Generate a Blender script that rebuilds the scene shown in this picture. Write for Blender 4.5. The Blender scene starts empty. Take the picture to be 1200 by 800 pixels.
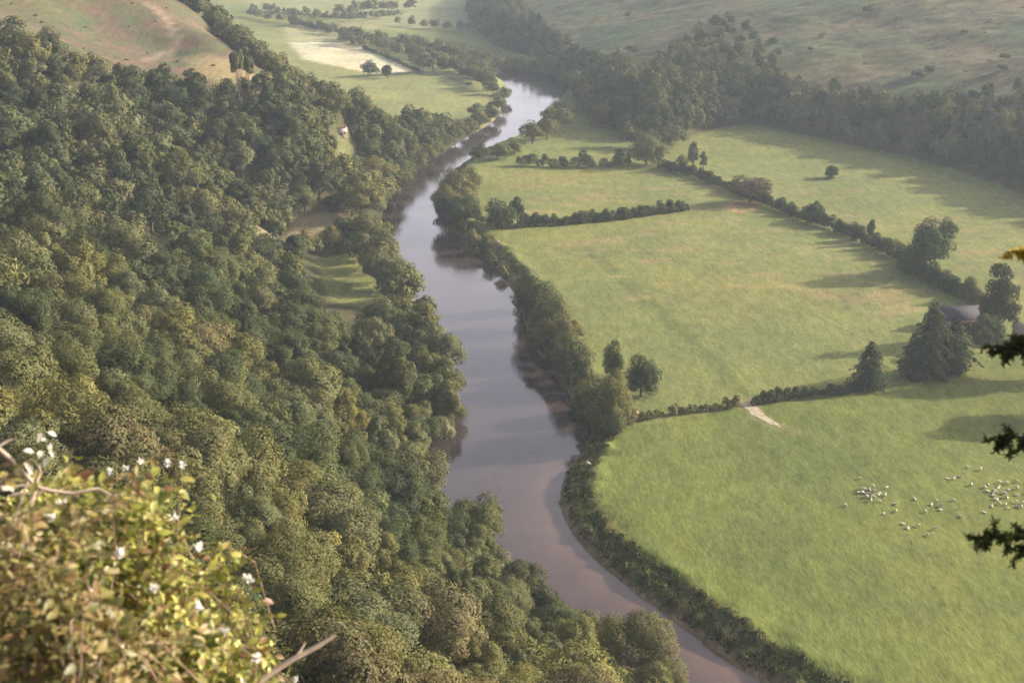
import bpy, bmesh, math, random
import numpy as np
from mathutils import Vector, Matrix

random.seed(7)
rng = np.random.default_rng(11)
scene = bpy.context.scene
COL = scene.collection
R = math.radians

# ------------------------------------------------------------------ camera model
F = 1667.0
PITCH = R(18.3)
CAM = np.array([0.0, 0.0, 150.0])
cp, sp = math.cos(PITCH), math.sin(PITCH)

def rays(px, py):
    a = (np.asarray(px, float) - 600.0) / F
    b = (400.0 - np.asarray(py, float)) / F
    return np.stack([a, cp + b * sp, -sp + b * cp], -1)

def G(px, py, z=4.0):
    d = rays(px, py)
    t = (z - CAM[2]) / d[..., 2]
    return CAM + d * t[..., None] if d.ndim > 1 else CAM + d * t

def PD(px, py, D):
    d = rays(px, py)
    return CAM + d / np.linalg.norm(d) * D

def proj(P):
    q = np.asarray(P, float) - CAM
    zc = q[..., 1] * cp - q[..., 2] * sp
    yc = q[..., 1] * sp + q[..., 2] * cp
    zc = np.where(zc < 0.1, 0.1, zc)
    return 600 + F * q[..., 0] / zc, 400 - F * yc / zc, zc

# ------------------------------------------------------------------ 2D helpers
def in_poly(x, y, poly):
    poly = np.asarray(poly, float)
    inside = np.zeros(np.shape(x), bool)
    n = len(poly)
    j = n - 1
    for i in range(n):
        xi, yi = poly[i]; xj, yj = poly[j]
        if yi != yj:
            c = ((yi > y) != (yj > y)) & (x < (xj - xi) * (y - yi) / (yj - yi) + xi)
            inside ^= c
        j = i
    return inside

def dist_line(x, y, pts):
    pts = np.asarray(pts, float)
    best = np.full(np.shape(x), 1e18)
    for a, b in zip(pts[:-1], pts[1:]):
        ab = b - a
        L = max(ab @ ab, 1e-9)
        t = np.clip(((x - a[0]) * ab[0] + (y - a[1]) * ab[1]) / L, 0, 1)
        dx = x - (a[0] + t * ab[0]); dy = y - (a[1] + t * ab[1])
        best = np.minimum(best, dx * dx + dy * dy)
    return np.sqrt(best)

def sstep(a, b, x):
    t = np.clip((x - a) / (b - a), 0, 1)
    return t * t * (3 - 2 * t)

_perm = np.random.default_rng(5).random((256, 256))
def vnoise(x, y):
    xi = np.floor(x).astype(int); yi = np.floor(y).astype(int)
    fx = x - xi; fy = y - yi
    fx = fx * fx * (3 - 2 * fx); fy = fy * fy * (3 - 2 * fy)
    g = lambda i, j: _perm[i & 255, j & 255]
    return (g(xi, yi) * (1 - fx) + g(xi + 1, yi) * fx) * (1 - fy) + (g(xi, yi + 1) * (1 - fx) + g(xi + 1, yi + 1) * fx) * fy - 0.5
def fbm(x, y, o=4):
    s = 0; a = 1.0
    for k in range(o):
        s = s + a * vnoise(x * 2 ** k + 17 * k, y * 2 ** k + 31 * k); a *= 0.5
    return s

def smooth_line(p, it=2):
    p = np.asarray(p, float)
    for _ in range(it):
        q = [p[0]]
        for a, b in zip(p[:-1], p[1:]):
            q += [a * .75 + b * .25, a * .25 + b * .75]
        q.append(p[-1]); p = np.array(q)
    return p

def pxl(pts, z=4.0):
    a = np.asarray(pts, float)
    return G(a[:, 0], a[:, 1], z)[:, :2]

# ------------------------------------------------------------------ river
RB = np.vstack([[[260, 60], [190, 105], [120, 165], [80, 204]],
    pxl([(890,800),(800,735),(730,683),(690,650),(662,612),(655,580),(664,552),(684,526),(690,508),(682,482),(664,456),(642,430),(622,400),(612,370),(605,345),(588,325),
         (566,300),(545,282),(526,268),(514,255),(510,240),(514,220),(524,204),(542,194),(556,184),(572,174),(596,165),(616,156),(634,140),(650,124),(664,108),(668,97),(650,88),(612,76),(570,64),(520,54)], 0.0)])
LB = np.vstack([[[200, 20], [140, 60], [90, 110], [62, 160], [50, 190]],
    pxl([(780,815),(720,775),(645,722),(590,668),(550,628),(512,592),(488,562),(494,530),(518,495),(524,460),(518,430),(510,400),(497,370),(480,345),(464,320),
         (453,290),(446,265),(451,240),(468,215),(488,198),(506,184),(524,174),(543,163),(563,152),(582,140),(588,125),(592,110),(594,98),(580,89),(556,80),(525,70)], 0.0)])
RB = smooth_line(RB); LB = smooth_line(LB)
RIVER = np.vstack([RB, LB[::-1]])
# everything to the left of the right bank
LEFT_POLY = np.vstack([RB, [[-600, 1500], [-900, 1500], [-4000, 1500], [-4000, -500], [260, -500]]])
# right hill foot
FOOT = np.vstack([[[520, 60], [420, 300], [350, 450]],
    pxl([(1330,285),(1200,224),(1100,191),(1000,169),(900,147),(860,145),(800,160),(765,166),(735,160),(706,140),(696,122),(680,104),(662,87),(628,69),(582,54),(562,38),(552,18),(556,2)], 4.0),
    [[20, 2300], [250, 3200], [500, 4500]]])
FOOT = smooth_line(FOOT, 2)
HILL_POLY = np.vstack([FOOT, [[6000, 4500], [6000, 60]]])

# ------------------------------------------------------------------ left hill control surface
CP = []
def canopy(px, py, D, h=9.0):
    p = PD(px, py, D); CP.append((p[0], p[1], p[2] - h))
for a in [(60,500,200),(20,400,260),(100,350,350),(100,250,470),(0,250,440),(0,150,540),(60,110,590),(250,200,560),(300,120,655),(360,200,640),(200,350,390),(300,350,430),
          (300,430,352),(300,520,262),(400,520,312),(330,600,212),(450,600,270),(400,700,190),(560,700,250),(500,790,185),(650,790,226),(150,420,300),(200,280,470),(150,160,560),(420,150,715),
          (320,66,720),(380,95,735),(440,112,745),(500,143,765),(300,300,500),(-100,300,400),(-100,450,250),(-100,150,560),(-250,250,480),(200,120,640),(240,480,260)]:
    canopy(*a)
for a in [(0,40,640),(100,50,700),(100,10,760),(200,60,720),(250,40,735),(290,75,705),(240,95,670),(210,0,800),(100,-60,850),(0,-40,800),(-150,-20,780),(330,140,660)]:
    canopy(*a, h=0.0)
for px, py in [(430,235),(400,190),(400,262),(340,272),(300,275),(370,310),(380,345),(440,345),(440,395),(470,430),(475,480),(455,530),(470,580),(510,630),(560,670),(620,730),(700,792),
               (470,195),(520,180),(430,210),(545,168),(400,160),(460,520)]:
    g = G(px, py, 4.0); CP.append((g[0], g[1], 4.0 if (px, py) not in [(400,190),(400,160)] else (7 if py == 190 else 12)))
CP += [(0,0,148.2),(-10,0,148.6),(10,0,147.0),(0,-40,152),(-60,-30,152),(70,-40,142),(-2,4.5,146.8),(2,9,142.5),(-8,12,141),(8,12,137),(0,18,128),(0,38,104),(0,80,82),(0,120,62),(-40,80,93),
       (-90,50,122),(-60,125,78),(-120,120,100),(40,40,98),(60,90,48),(45,130,30),(60,150,5),(110,95,5),(150,55,8),(200,-20,30),(120,-60,120),(-200,100,120),(-250,200,95),(-300,0,140),
       (-300,400,85),(-350,600,105),(-600,700,130),(-600,300,130),(-600,0,150),(-600,1000,90),(-330,860,96),(-230,900,30),(-150,880,8),(-95,850,5),(-60,830,4),(-50,950,4),(-160,1000,5),
       (-260,1050,8),(-400,1100,40),(-350,1250,8),(-700,1300,70),(-250,1400,6),(-100,1250,4),(-500,1500,20),(-250,800,72),(-300,760,88),(300,-200,150),(-300,-300,160),(-900,500,150)]
CP = np.array(CP)
C2 = 18.0 ** 2
def _k(d2): return np.sqrt(d2 + C2)
n = len(CP)
d2 = ((CP[:, None, :2] - CP[None, :, :2]) ** 2).sum(-1)
A = np.zeros((n + 3, n + 3)); A[:n, :n] = _k(d2) - 1.2 * np.eye(n)
A[:n, n] = 1; A[n, :n] = 1; A[:n, n + 1] = CP[:, 0] / 100; A[n + 1, :n] = CP[:, 0] / 100; A[:n, n + 2] = CP[:, 1] / 100; A[n + 2, :n] = CP[:, 1] / 100
wts = np.linalg.solve(A, np.concatenate([CP[:, 2], [0, 0, 0]]))

def hill_left(x, y):
    out = wts[n] + wts[n + 1] * x / 100 + wts[n + 2] * y / 100
    for i in range(n):
        out = out + wts[i] * _k((x - CP[i, 0]) ** 2 + (y - CP[i, 1]) ** 2)
    return out

def height_full(x, y):
    """ground height, signed distance to the river (positive outside), distance up the right hill"""
    x = np.asarray(x, float); y = np.asarray(y, float)
    left = in_poly(x, y, LEFT_POLY)
    sd = np.minimum(dist_line(x, y, RB), dist_line(x, y, LB))
    sd = np.where(in_poly(x, y, RIVER), -sd, sd)
    dh = dist_line(x, y, FOOT); dh = np.where(in_poly(x, y, HILL_POLY), dh, -dh)
    floor = 4.0 + 0.35 * fbm(x / 60, y / 60) + 0.18 * fbm(x / 14 + 5, y / 14)
    floor = floor + 70 * sstep(1900, 3600, y)
    hl = hill_left(x, y) + 1.6 * fbm(x / 25, y / 25, 3) * sstep(15, 40, np.hypot(x, y))
    hl = np.minimum(hl, 165)
    hl = 4 + (hl - 4) * (1 - sstep(1250, 1700, y))
    e = hl - floor
    lf = floor + 0.5 * (e + np.sqrt(e * e + 4.0)) - 0.6
    base = np.where(left, lf, floor)
    d = np.maximum(dh, 0)
    rise = 12 * sstep(0, 22, d) + 0.29 * np.maximum(d - 8, 0)
    rise = 130 * (1 - np.exp(-rise / 130 * 1.0)) * 1.05
    gully = fbm(x / 90 + 3, y / 90 + 7, 4) * 6 * sstep(10, 120, d) + 1.2 * fbm(x / 18, y / 18, 3) * sstep(5, 40, d)
    base = base + rise + gully
    bw = np.where(left, 7.0, 7.0 + 2.5 * fbm(x / 16 + 9, y / 16))
    t = sstep(-5, 1.2, sd) * 0.42 + np.where(left, 0.58 * sstep(0.8, 1.0, sd / bw * 0.2 + 0.8) ** 0.8, .30 * sstep(.2, 3.2, sd) + .05 * sstep(3, 6, sd) + .23 * sstep(.75 * bw, 1.15 * bw, sd))
    low = np.where(left, np.minimum(base, 5.0), base)
    z = -2.2 + (low + 2.2) * t + (base - low) * sstep(0, 12, sd)
    z = z + np.where(left, 0, 1.5) * fbm(x / 6, y / 6, 3) * sstep(0, 3, sd) * (1 - sstep(8, 14, sd))
    return z, sd, dh, left

def axis(segs):
    out = []
    for a, b, s in segs:
        out += list(np.arange(a, b, s))
    return np.array(out + [segs[-1][1]])
XS = axis([(-6000,-2000,500),(-2000,-900,100),(-900,-420,24),(-420,-140,4),(-140,-60,2),(-60,110,1.5),(110,170,2),(170,420,4),(420,900,16),(900,2000,100),(2000,6000,500)])
YS = axis([(-1500,-300,200),(-300,-30,30),(-30,22,2),(22,200,4),(200,420,1.5),(420,1080,2),(1080,1500,5),(1500,2200,14),(2200,4500,100),(4500,7000,500)])
GX, GY = np.meshgrid(XS, YS)
GZ, GSD, GDH, GLEFT = height_full(GX, GY)

def zat(x, y):
    x = np.asarray(x, float); y = np.asarray(y, float)
    i = np.clip(np.searchsorted(XS, x) - 1, 0, len(XS) - 2); j = np.clip(np.searchsorted(YS, y) - 1, 0, len(YS) - 2)
    fx = (x - XS[i]) / (XS[i + 1] - XS[i]); fy = (y - YS[j]) / (YS[j + 1] - YS[j])
    return (GZ[j, i] * (1 - fx) + GZ[j, i + 1] * fx) * (1 - fy) + (GZ[j + 1, i] * (1 - fx) + GZ[j + 1, i + 1] * fx) * fy

def W(px, py, t0=100.0):
    """first hit of a view ray with the bare ground"""
    d = rays(px, py); d = d / np.linalg.norm(d)
    t = np.arange(t0, 2600, 2.0)
    P = CAM + d * t[:, None]
    below = P[:, 2] < zat(P[:, 0], P[:, 1])
    k = int(np.argmax(below)) if below.any() else len(t) - 1
    p = P[k].copy(); p[2] = zat(p[0], p[1])
    return p
def Wr(px, py, tmax=880.0):
    """like W, but a ray that passes over the near hill stops where it comes closest to it"""
    d = rays(px, py); d = d / np.linalg.norm(d)
    t = np.arange(300, tmax, 2.0); P = CAM + d * t[:, None]
    c = P[:, 2] - zat(P[:, 0], P[:, 1]); b = c < 0
    p = P[int(np.argmax(b)) if b.any() else int(np.argmin(c))].copy(); p[2] = zat(p[0], p[1])
    return p

# ------------------------------------------------------------------ mesh helpers
def mesh_np(name, verts, faces, mats=(), smooth=False, normals=None):
    """verts (n,3), faces (m,k) all same size"""
    me = bpy.data.meshes.new(name)
    verts = np.asarray(verts, np.float32); faces = np.asarray(faces, np.int32)
    m, k = faces.shape
    me.vertices.add(len(verts)); me.vertices.foreach_set('co', verts.ravel())
    me.loops.add(m * k); me.loops.foreach_set('vertex_index', faces.ravel())
    me.polygons.add(m); me.polygons.foreach_set('loop_start', np.arange(0, m * k, k, dtype=np.int32))
    me.polygons.foreach_set('loop_total', np.full(m, k, np.int32))
    if smooth: me.polygons.foreach_set('use_smooth', np.ones(m, bool))
    me.update(calc_edges=True)
    for x in mats: me.materials.append(x)
    if normals is not None:
        a = me.attributes.new('custom_normal', 'FLOAT_VECTOR', 'POINT'); a.data.foreach_set('vector', np.asarray(normals, np.float32).ravel())
    return me

def obj(name, me, parent=None, loc=None):
    o = bpy.data.objects.new(name, me)
    COL.objects.link(o)
    if parent is not None: o.parent = parent
    if loc is not None: o.location = loc
    return o

def tag(o, label=None, cat=None, group=None, kind=None):
    if label: o['label'] = label
    if cat: o['category'] = cat
    if group: o['group'] = group
    if kind: o['kind'] = kind
    return o

def empty(name, loc=(0, 0, 0), rz=0):
    o = bpy.data.objects.new(name, None); COL.objects.link(o)
    o.location = loc; o.rotation_euler = (0, 0, rz); o.empty_display_size = 0.5
    return o

class MB:
    """collects tubes and boxes into one quad mesh"""
    def __init__(s): s.v = []; s.f = []; s.n = 0
    def add(s, v, f):
        v = np.asarray(v, float); s.v.append(v); s.f.append(np.asarray(f, int) + s.n); s.n += len(v)
    def tube(s, pts, rad, k=6):
        pts = np.asarray(pts, float); rad = np.asarray(rad, float)
        vs = []
        for i, p in enumerate(pts):
            t = pts[min(i + 1, len(pts) - 1)] - pts[max(i - 1, 0)]
            t = t / (np.linalg.norm(t) + 1e-9)
            a = np.cross(t, [0.13, 0.31, 1.0] if abs(t[2]) < 0.9 else [1.0, 0.2, 0.1]); a /= np.linalg.norm(a)
            b = np.cross(t, a)
            th = np.arange(k) * 2 * math.pi / k
            vs.append(p + rad[i] * (np.cos(th)[:, None] * a + np.sin(th)[:, None] * b))
        f = []
        for i in range(len(pts) - 1):
            for j in range(k):
                f.append((i * k + j, i * k + (j + 1) % k, (i + 1) * k + (j + 1) % k, (i + 1) * k + j))
        s.add(np.vstack(vs), f)
    def box(s, x0, x1, y0, y1, z0, z1):
        v = [(x0,y0,z0),(x1,y0,z0),(x1,y1,z0),(x0,y1,z0),(x0,y0,z1),(x1,y0,z1),(x1,y1,z1),(x0,y1,z1)]
        s.add(v, [(0,3,2,1),(4,5,6,7),(0,1,5,4),(1,2,6,5),(2,3,7,6),(3,0,4,7)])
    def mesh(s, name, mats, smooth=False):
        return mesh_np(name, np.vstack(s.v), np.vstack(s.f), mats, smooth)

# ------------------------------------------------------------------ materials
def newmat(name):
    m = bpy.data.materials.new(name); m.use_nodes = True
    nt = m.node_tree; nt.nodes.clear()
    out = nt.nodes.new('ShaderNodeOutputMaterial')
    return m, nt, out
def N(nt, t, **kw):
    nd = nt.nodes.new(t)
    for k, v in kw.items(): setattr(nd, k, v)
    return nd
def noise(nt, vec, scale, detail=4, rough=0.55):
    nd = N(nt, 'ShaderNodeTexNoise'); nd.inputs['Scale'].default_value = scale; nd.inputs['Detail'].default_value = detail; nd.inputs['Roughness'].default_value = rough
    if vec is not None: nt.links.new(vec, nd.inputs['Vector'])
    return nd.outputs[0]
def remap(nt, v, a, b, c, d):
    nd = N(nt, 'ShaderNodeMapRange'); nt.links.new(v, nd.inputs[0])
    for i, q in enumerate((a, b, c, d)): nd.inputs[i + 1].default_value = q
    return nd.outputs[0]
def mixc(nt, f, a, b, mode='MIX'):
    nd = N(nt, 'ShaderNodeMix'); nd.data_type = 'RGBA'; nd.blend_type = mode
    for s, q in ((0, f), (6, a), (7, b)):
        if isinstance(q, (int, float)): nd.inputs[s].default_value = q
        elif isinstance(q, tuple): nd.inputs[s].default_value = (*q, 1)
        else: nt.links.new(q, nd.inputs[s])
    return nd.outputs[2]
def vscale(nt, c, f):
    nd = N(nt, 'ShaderNodeVectorMath', operation='SCALE'); nt.links.new(c, nd.inputs[0])
    if isinstance(f, (int, float)): nd.inputs['Scale'].default_value = f
    else: nt.links.new(f, nd.inputs['Scale'])
    return nd.outputs[0]

def mat_leaf(name, src='OBJECT', base=None, transl=0.20, var=0.26, warm=(1.10, 1.02, 0.82)):
    m, nt, out = newmat(name)
    if src == 'OBJECT':
        c = N(nt, 'ShaderNodeObjectInfo').outputs['Color']
    elif src == 'ATTR':
        a = N(nt, 'ShaderNodeAttribute'); a.attribute_name = 'tint'; c = a.outputs['Color']
    else:
        r_ = N(nt, 'ShaderNodeRGB'); r_.outputs[0].default_value = (*base, 1); c = r_.outputs[0]
    geo = N(nt, 'ShaderNodeNewGeometry')
    isl = geo.outputs['Random Per Island']
    n1 = noise(nt, geo.outputs['Position'], 0.55, 3)
    k = remap(nt, isl, 0, 1, 1 - var, 1 + var)
    k2 = remap(nt, n1, 0.3, 0.7, 0.78, 1.22)
    c1 = vscale(nt, vscale(nt, c, k), k2)
    n2 = noise(nt, geo.outputs['Position'], 0.23, 2)
    c2 = mixc(nt, remap(nt, n2, 0.42, 0.75, 0.0, 0.85), c1, mixc(nt, 1.0, c1, warm, 'MULTIPLY'))
    d = N(nt, 'ShaderNodeBsdfDiffuse'); t = N(nt, 'ShaderNodeBsdfTranslucent')
    nt.links.new(c2, d.inputs[0]); nt.links.new(mixc(nt, 1.0, c2, (1.1, 1.15, 0.6), 'MULTIPLY'), t.inputs[0])
    mx = N(nt, 'ShaderNodeMixShader'); mx.inputs[0].default_value = transl
    nt.links.new(d.outputs[0], mx.inputs[1]); nt.links.new(t.outputs[0], mx.inputs[2])
    nt.links.new(mx.outputs[0], out.inputs[0])
    return m

def mat_plain(name, col, rough=0.8, nscale=6.0, amt=0.35, bump=0.0, col2=None, spec=0.3):
    m, nt, out = newmat(name)
    b = N(nt, 'ShaderNodeBsdfPrincipled'); b.inputs['Roughness'].default_value = rough
    b.inputs['Specular IOR Level'].default_value = spec
    tc = N(nt, 'ShaderNodeTexCoord').outputs['Object']
    nz = noise(nt, tc, nscale, 5)
    c2 = col2 or tuple(x * (1 - amt) for x in col)
    c1 = tuple(min(1, x * (1 + amt * .6)) for x in col)
    nt.links.new(mixc(nt, remap(nt, nz, 0.32, 0.68, 0, 1), c1, c2), b.inputs['Base Color'])
    if bump:
        bp = N(nt, 'ShaderNodeBump'); bp.inputs['Strength'].default_value = 0.6; bp.inputs['Distance'].default_value = bump
        nt.links.new(nz, bp.inputs['Height']); nt.links.new(bp.outputs[0], b.inputs['Normal'])
    nt.links.new(b.outputs[0], out.inputs[0])
    return m

LEAF = mat_leaf('foliage')
LEAF_ATTR = mat_leaf('woodland_foliage', 'ATTR')
BARK = mat_plain('bark', (0.11, 0.09, 0.07), 0.9, 3.0, 0.5, 0.05)

# ------------------------------------------------------------------ terrain colours
MEADOW = np.array([0.130, 0.150, 0.047])
def poly_mask_px(poly, z=None):
    return in_poly(PX, PY, poly)
WOODPX = [(540,-30),(590,-20),(640,45),(700,82),(760,84),(790,60),(818,36),(850,22),(884,44),(906,76),(926,112),(1000,122),(1060,122),(1130,118),(1190,108),(1300,105),(1400,330),(1200,232),(1000,175),(900,153),(800,168),(735,172),(690,135),(640,95),(560,45),(540,20)]
PX, PY, PZC = proj(np.stack([GX, GY, GZ], -1))
vis = PZC > 5
def blend(c, m, col, soft=1.0):
    return c * (1 - m[..., None] * soft) + np.array(col) * (m[..., None] * soft)
def pm(poly, feather=4.0, hill=False):
    """soft mask of a polygon given in photograph pixels of bare ground (turned into ground positions here)"""
    P = np.array([(Wr if hill else W)(px, py)[:2] for px, py in poly])
    d = dist_line(GX, GY, np.vstack([P, P[:1]])); ins = in_poly(GX, GY, P)
    s = np.where(ins, d, -d) + 0.9 * feather * fbm(GX / 9, GY / 9, 3)
    return sstep(-feather, feather, s), ins

col = np.zeros(GX.shape + (3,)) + MEADOW
zone = np.zeros(GX.shape, int)                       # 0 meadow 1 wooded ground 2 right hillside 3 riverbank 4 bald hill 5 far fields
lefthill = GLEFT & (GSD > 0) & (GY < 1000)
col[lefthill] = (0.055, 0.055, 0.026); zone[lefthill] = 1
far_left = GLEFT & (GY >= 830) & (GZ < 12) & (GX > -330)
col[far_left] = (0.17, 0.185, 0.07); zone[far_left] = 5
# right hill
hm = sstep(-6, 6, GDH + 4 * fbm(GX / 12, GY / 12))
hn = fbm(GX / 40, GY / 40, 4)
hc = np.array([0.068, 0.074, 0.036]) + hn[..., None] * np.array([0.05, 0.01, 0.015])
hc = hc * (1 + 0.85 * fbm(GX / 6, GY / 4.5, 4))[..., None]
col = col * (1 - hm[..., None]) + hc * hm[..., None]
zone[GDH > 0] = 2
foot = np.exp(-((GDH - 1) / 5.0) ** 2)               # bare brown strip along the wood's foot
col = blend(col, foot * sstep(-0.35, 0.3, fbm(GX / 22, GY / 22)), (0.16, 0.12, 0.07), 0.75)
# fields of different colour
for poly, c_, f_ in [
    ([(338,50),(392,50),(430,58),(486,84),(440,87),(398,79),(356,70)], (0.40, 0.395, 0.27), 3),      # stubble
    ([(332,28),(400,40),(436,56),(392,50),(338,49)], (0.25, 0.25, 0.13), 4),
    ([(300,14),(420,18),(560,6),(560,-8),(280,-8)], (0.17, 0.19, 0.09), 6),
    ([(400,18),(560,8),(555,30),(470,36),(405,34)], (0.19, 0.20, 0.095), 6),
    ([(368,304),(412,296),(430,318),(458,348),(424,362),(384,352)], (0.15, 0.165, 0.055), 2),         # small field left of the river
    ([(290,272),(345,258),(415,252),(420,266),(372,272),(310,280)], (0.165, 0.14, 0.085), 2),          # dry strip
    ([(388,158),(402,148),(424,176),(416,186),(396,184)], (0.10, 0.105, 0.045), 3),
    ([(440,372),(462,366),(476,382),(458,386)], (0.27, 0.21, 0.14), 1.5),
    ([(266,486),(300,480),(300,530),(275,524)], (0.22, 0.15, 0.09), 2)]:
    m_, ins_ = pm(poly, f_)
    col = blend(col, m_, c_)
    zone[ins_] = 5
# bald hilltop
bald, bins = pm([(-60,50),(30,66),(100,94),(180,100),(250,116),(325,120),(336,92),(318,60),(290,38),(250,18),(215,2),(200,-40),(-60,-40)], 5, True)
bn = fbm(GX / 9, GY / 9, 4)
bc = np.array([0.098, 0.086, 0.055]) + bn[..., None] * np.array([0.05, -0.01, 0.02])
gp = sstep(0.02, 0.45, fbm(GX / 33 + 4, GY / 33 + 8, 3) + 0.10)
bc = bc * (1 - 0.7 * gp[..., None]) + np.array([0.078, 0.080, 0.042]) * 0.7 * gp[..., None]
col = col * (1 - bald[..., None]) + bc * bald[..., None]
zone[bins] = 4
m_, _ = pm([(214,66),(240,62),(285,80),(322,104),(300,112),(262,104),(228,88)], 5, True); col = blend(col, m_ * 0.75, (0.21, 0.175, 0.095))
pth = dist_line(GX, GY, np.array([W(*q)[:2] for q in [(170,4),(188,14),(200,34),(209,54),(196,62),(170,72)]]))
col = blend(col, (1 - sstep(1.5, 3.4, pth)) * 0.6, (0.25, 0.20, 0.15))
# meadow patches
for poly, c_, f_, s_ in [
    ([(842,244),(860,236),(880,236),(890,244),(868,250)], (0.34, 0.19, 0.11), 2, .9),
    ([(1062,446),(1078,437),(1104,431),(1116,436),(1096,446),(1072,452)], (0.36, 0.19, 0.11), 1.5, .9),
    ([(1008,345),(1050,336),(1058,350),(1020,354)], (0.25, 0.19, 0.09), 4, .7),
    ([(1015,362),(1070,352),(1080,366),(1030,374)], (0.25, 0.19, 0.09), 4, .7),
    ([(985,395),(1030,388),(1040,405),(1000,410)], (0.21, 0.19, 0.08), 4, .6),
    ([(930,290),(985,284),(990,298),(940,304)], (0.21, 0.19, 0.08), 5, .5),
    ([(600,452),(700,440),(720,470),(730,510),(690,522)], (0.17, 0.15, 0.07), 3, .7)]:
    m_, _ = pm(poly, f_); col = blend(col, m_ * sstep(-0.5, 0.4, fbm(GX / 4, GY / 3, 3)), c_, s_)
def trackline(pts, w, c_, s_):
    global col
    d = dist_line(GX, GY, np.array([W(*q)[:2] for q in pts]))
    col = blend(col, (1 - sstep(w * .6, w * 1.4, d)) * (0.6 + 0.5 * fbm(GX / 6, GY / 6)), c_, s_)
trackline([(690,296),(730,330),(780,375),(830,420),(872,466)], 2.6, (0.085, 0.112, 0.032), 1.0)
trackline([(702,300),(742,332),(792,377),(842,424),(880,470)], 1.3, (0.085, 0.112, 0.032), .9)
trackline([(868,468),(876,476),(886,485),(900,496),(918,505),(930,510)], 2.6, (0.27, 0.22, 0.13), .8)
trackline([(1083,450),(1092,466),(1120,490)], 1.0, (0.09, 0.11, 0.035), .5)
trackline([(640,215),(720,222),(830,212)], 1.8, (0.19, 0.19, 0.07), .5)
fl = sstep(.10, .42, fbm(GX / 14, GY / 5, 4)) * (~GLEFT) * (GDH < -12) * sstep(450, 490, GY) * (1 - sstep(680, 740, GY)) * sstep(20, 45, GSD)
col = blend(col, fl, (0.19, 0.16, 0.075), .75)
pt = sstep(.1, .6, fbm(GX / 45 + 7, GY / 45, 4)) * (~GLEFT) * (GDH < 0)
col = blend(col, pt, (0.175, 0.170, 0.055), .4)
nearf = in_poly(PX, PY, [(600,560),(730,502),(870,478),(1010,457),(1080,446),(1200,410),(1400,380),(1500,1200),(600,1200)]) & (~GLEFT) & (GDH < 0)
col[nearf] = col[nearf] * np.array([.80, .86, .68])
# riverbank
bankr = (~GLEFT) & (GSD < 30)
wob = fbm(GX / 11, GY / 11, 3) * 4
bk = 1 - sstep(5.0, 8.5, GSD + wob * .7)
bk = bk * (~GLEFT)
col = blend(col, bk, (0.105, 0.118, 0.036))
dry = bk * sstep(0.0, 0.5, fbm(GX / 5, GY / 5 + 3, 3))
col = blend(col, dry, (0.20, 0.17, 0.085), 0.8)
zone[(GSD < 9) & (GSD > -50) & (~GLEFT) & (GDH < 0)] = 3
beach = (1 - sstep(0.6, 2.2, GSD + 0.8 * fbm(GX / 4, GY / 4, 2)))
col = blend(col, beach * np.where(GLEFT, .3, 1 - .8 * sstep(330, 400, GY)) , (0.27, 0.185, 0.125))
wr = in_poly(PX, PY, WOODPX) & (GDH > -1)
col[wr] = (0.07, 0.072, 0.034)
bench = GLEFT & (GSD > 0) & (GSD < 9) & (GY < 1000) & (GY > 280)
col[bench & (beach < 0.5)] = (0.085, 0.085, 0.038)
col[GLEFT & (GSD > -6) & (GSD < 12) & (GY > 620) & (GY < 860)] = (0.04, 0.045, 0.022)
col = np.clip(col, 0.01, 0.9)

def mat_ground():
    m, nt, out = newmat('ground_cover')
    b = N(nt, 'ShaderNodeBsdfPrincipled'); b.inputs['Roughness'].default_value = 0.95; b.inputs['Specular IOR Level'].default_value = 0.1
    a = N(nt, 'ShaderNodeAttribute'); a.attribute_name = 'cover'
    pos = N(nt, 'ShaderNodeNewGeometry').outputs['Position']
    mp = N(nt, 'ShaderNodeMapping'); mp.inputs['Rotation'].default_value = (0, 0, R(-38)); mp.inputs['Scale'].default_value = (1.0, 0.38, 0.6)
    nt.links.new(pos, mp.inputs[0])
    big = noise(nt, pos, 0.022, 5, 0.6); mid = noise(nt, mp.outputs[0], 0.30, 5, 0.65); fine = noise(nt, mp.outputs[0], 1.1, 4, 0.7)
    k = vscale(nt, a.outputs['Color'], remap(nt, big, 0.3, 0.7, 0.84, 1.14))
    k = vscale(nt, k, remap(nt, mid, 0.3, 0.7, 0.78, 1.20))
    k = vscale(nt, k, remap(nt, fine, 0.28, 0.72, 0.72, 1.26))
    yel = noise(nt, pos, 0.011, 4, 0.6); yel2 = noise(nt, mp.outputs[0], 0.16, 5, 0.65)
    k = mixc(nt, remap(nt, yel, 0.45, 0.72, 0, 0.75), k, mixc(nt, 1.0, k, (1.22, 1.03, 0.86), 'MULTIPLY'))
    k = mixc(nt, remap(nt, yel2, 0.55, 0.78, 0, 0.6), k, mixc(nt, 1.0, k, (1.35, 1.08, 0.85), 'MULTIPLY'))
    nt.links.new(k, b.inputs['Base Color'])
    add = N(nt, 'ShaderNodeMath', operation='MULTIPLY_ADD'); nt.links.new(fine, add.inputs[0]); add.inputs[1].default_value = 0.55; nt.links.new(mid, add.inputs[2])
    bp = N(nt, 'ShaderNodeBump'); bp.inputs['Strength'].default_value = 0.7; bp.inputs['Distance'].default_value = 0.42
    nt.links.new(add.outputs[0], bp.inputs['Height']); nt.links.new(bp.outputs[0], b.inputs['Normal'])
    nt.links.new(b.outputs[0], out.inputs[0])
    return m
GROUND = mat_ground()

ny, nx = GX.shape
idx = np.arange(ny * nx).reshape(ny, nx)
quads = np.stack([idx[:-1, :-1], idx[:-1, 1:], idx[1:, 1:], idx[1:, :-1]], -1).reshape(-1, 4)
V = np.stack([GX, GY, GZ], -1).reshape(-1, 3)
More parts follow.
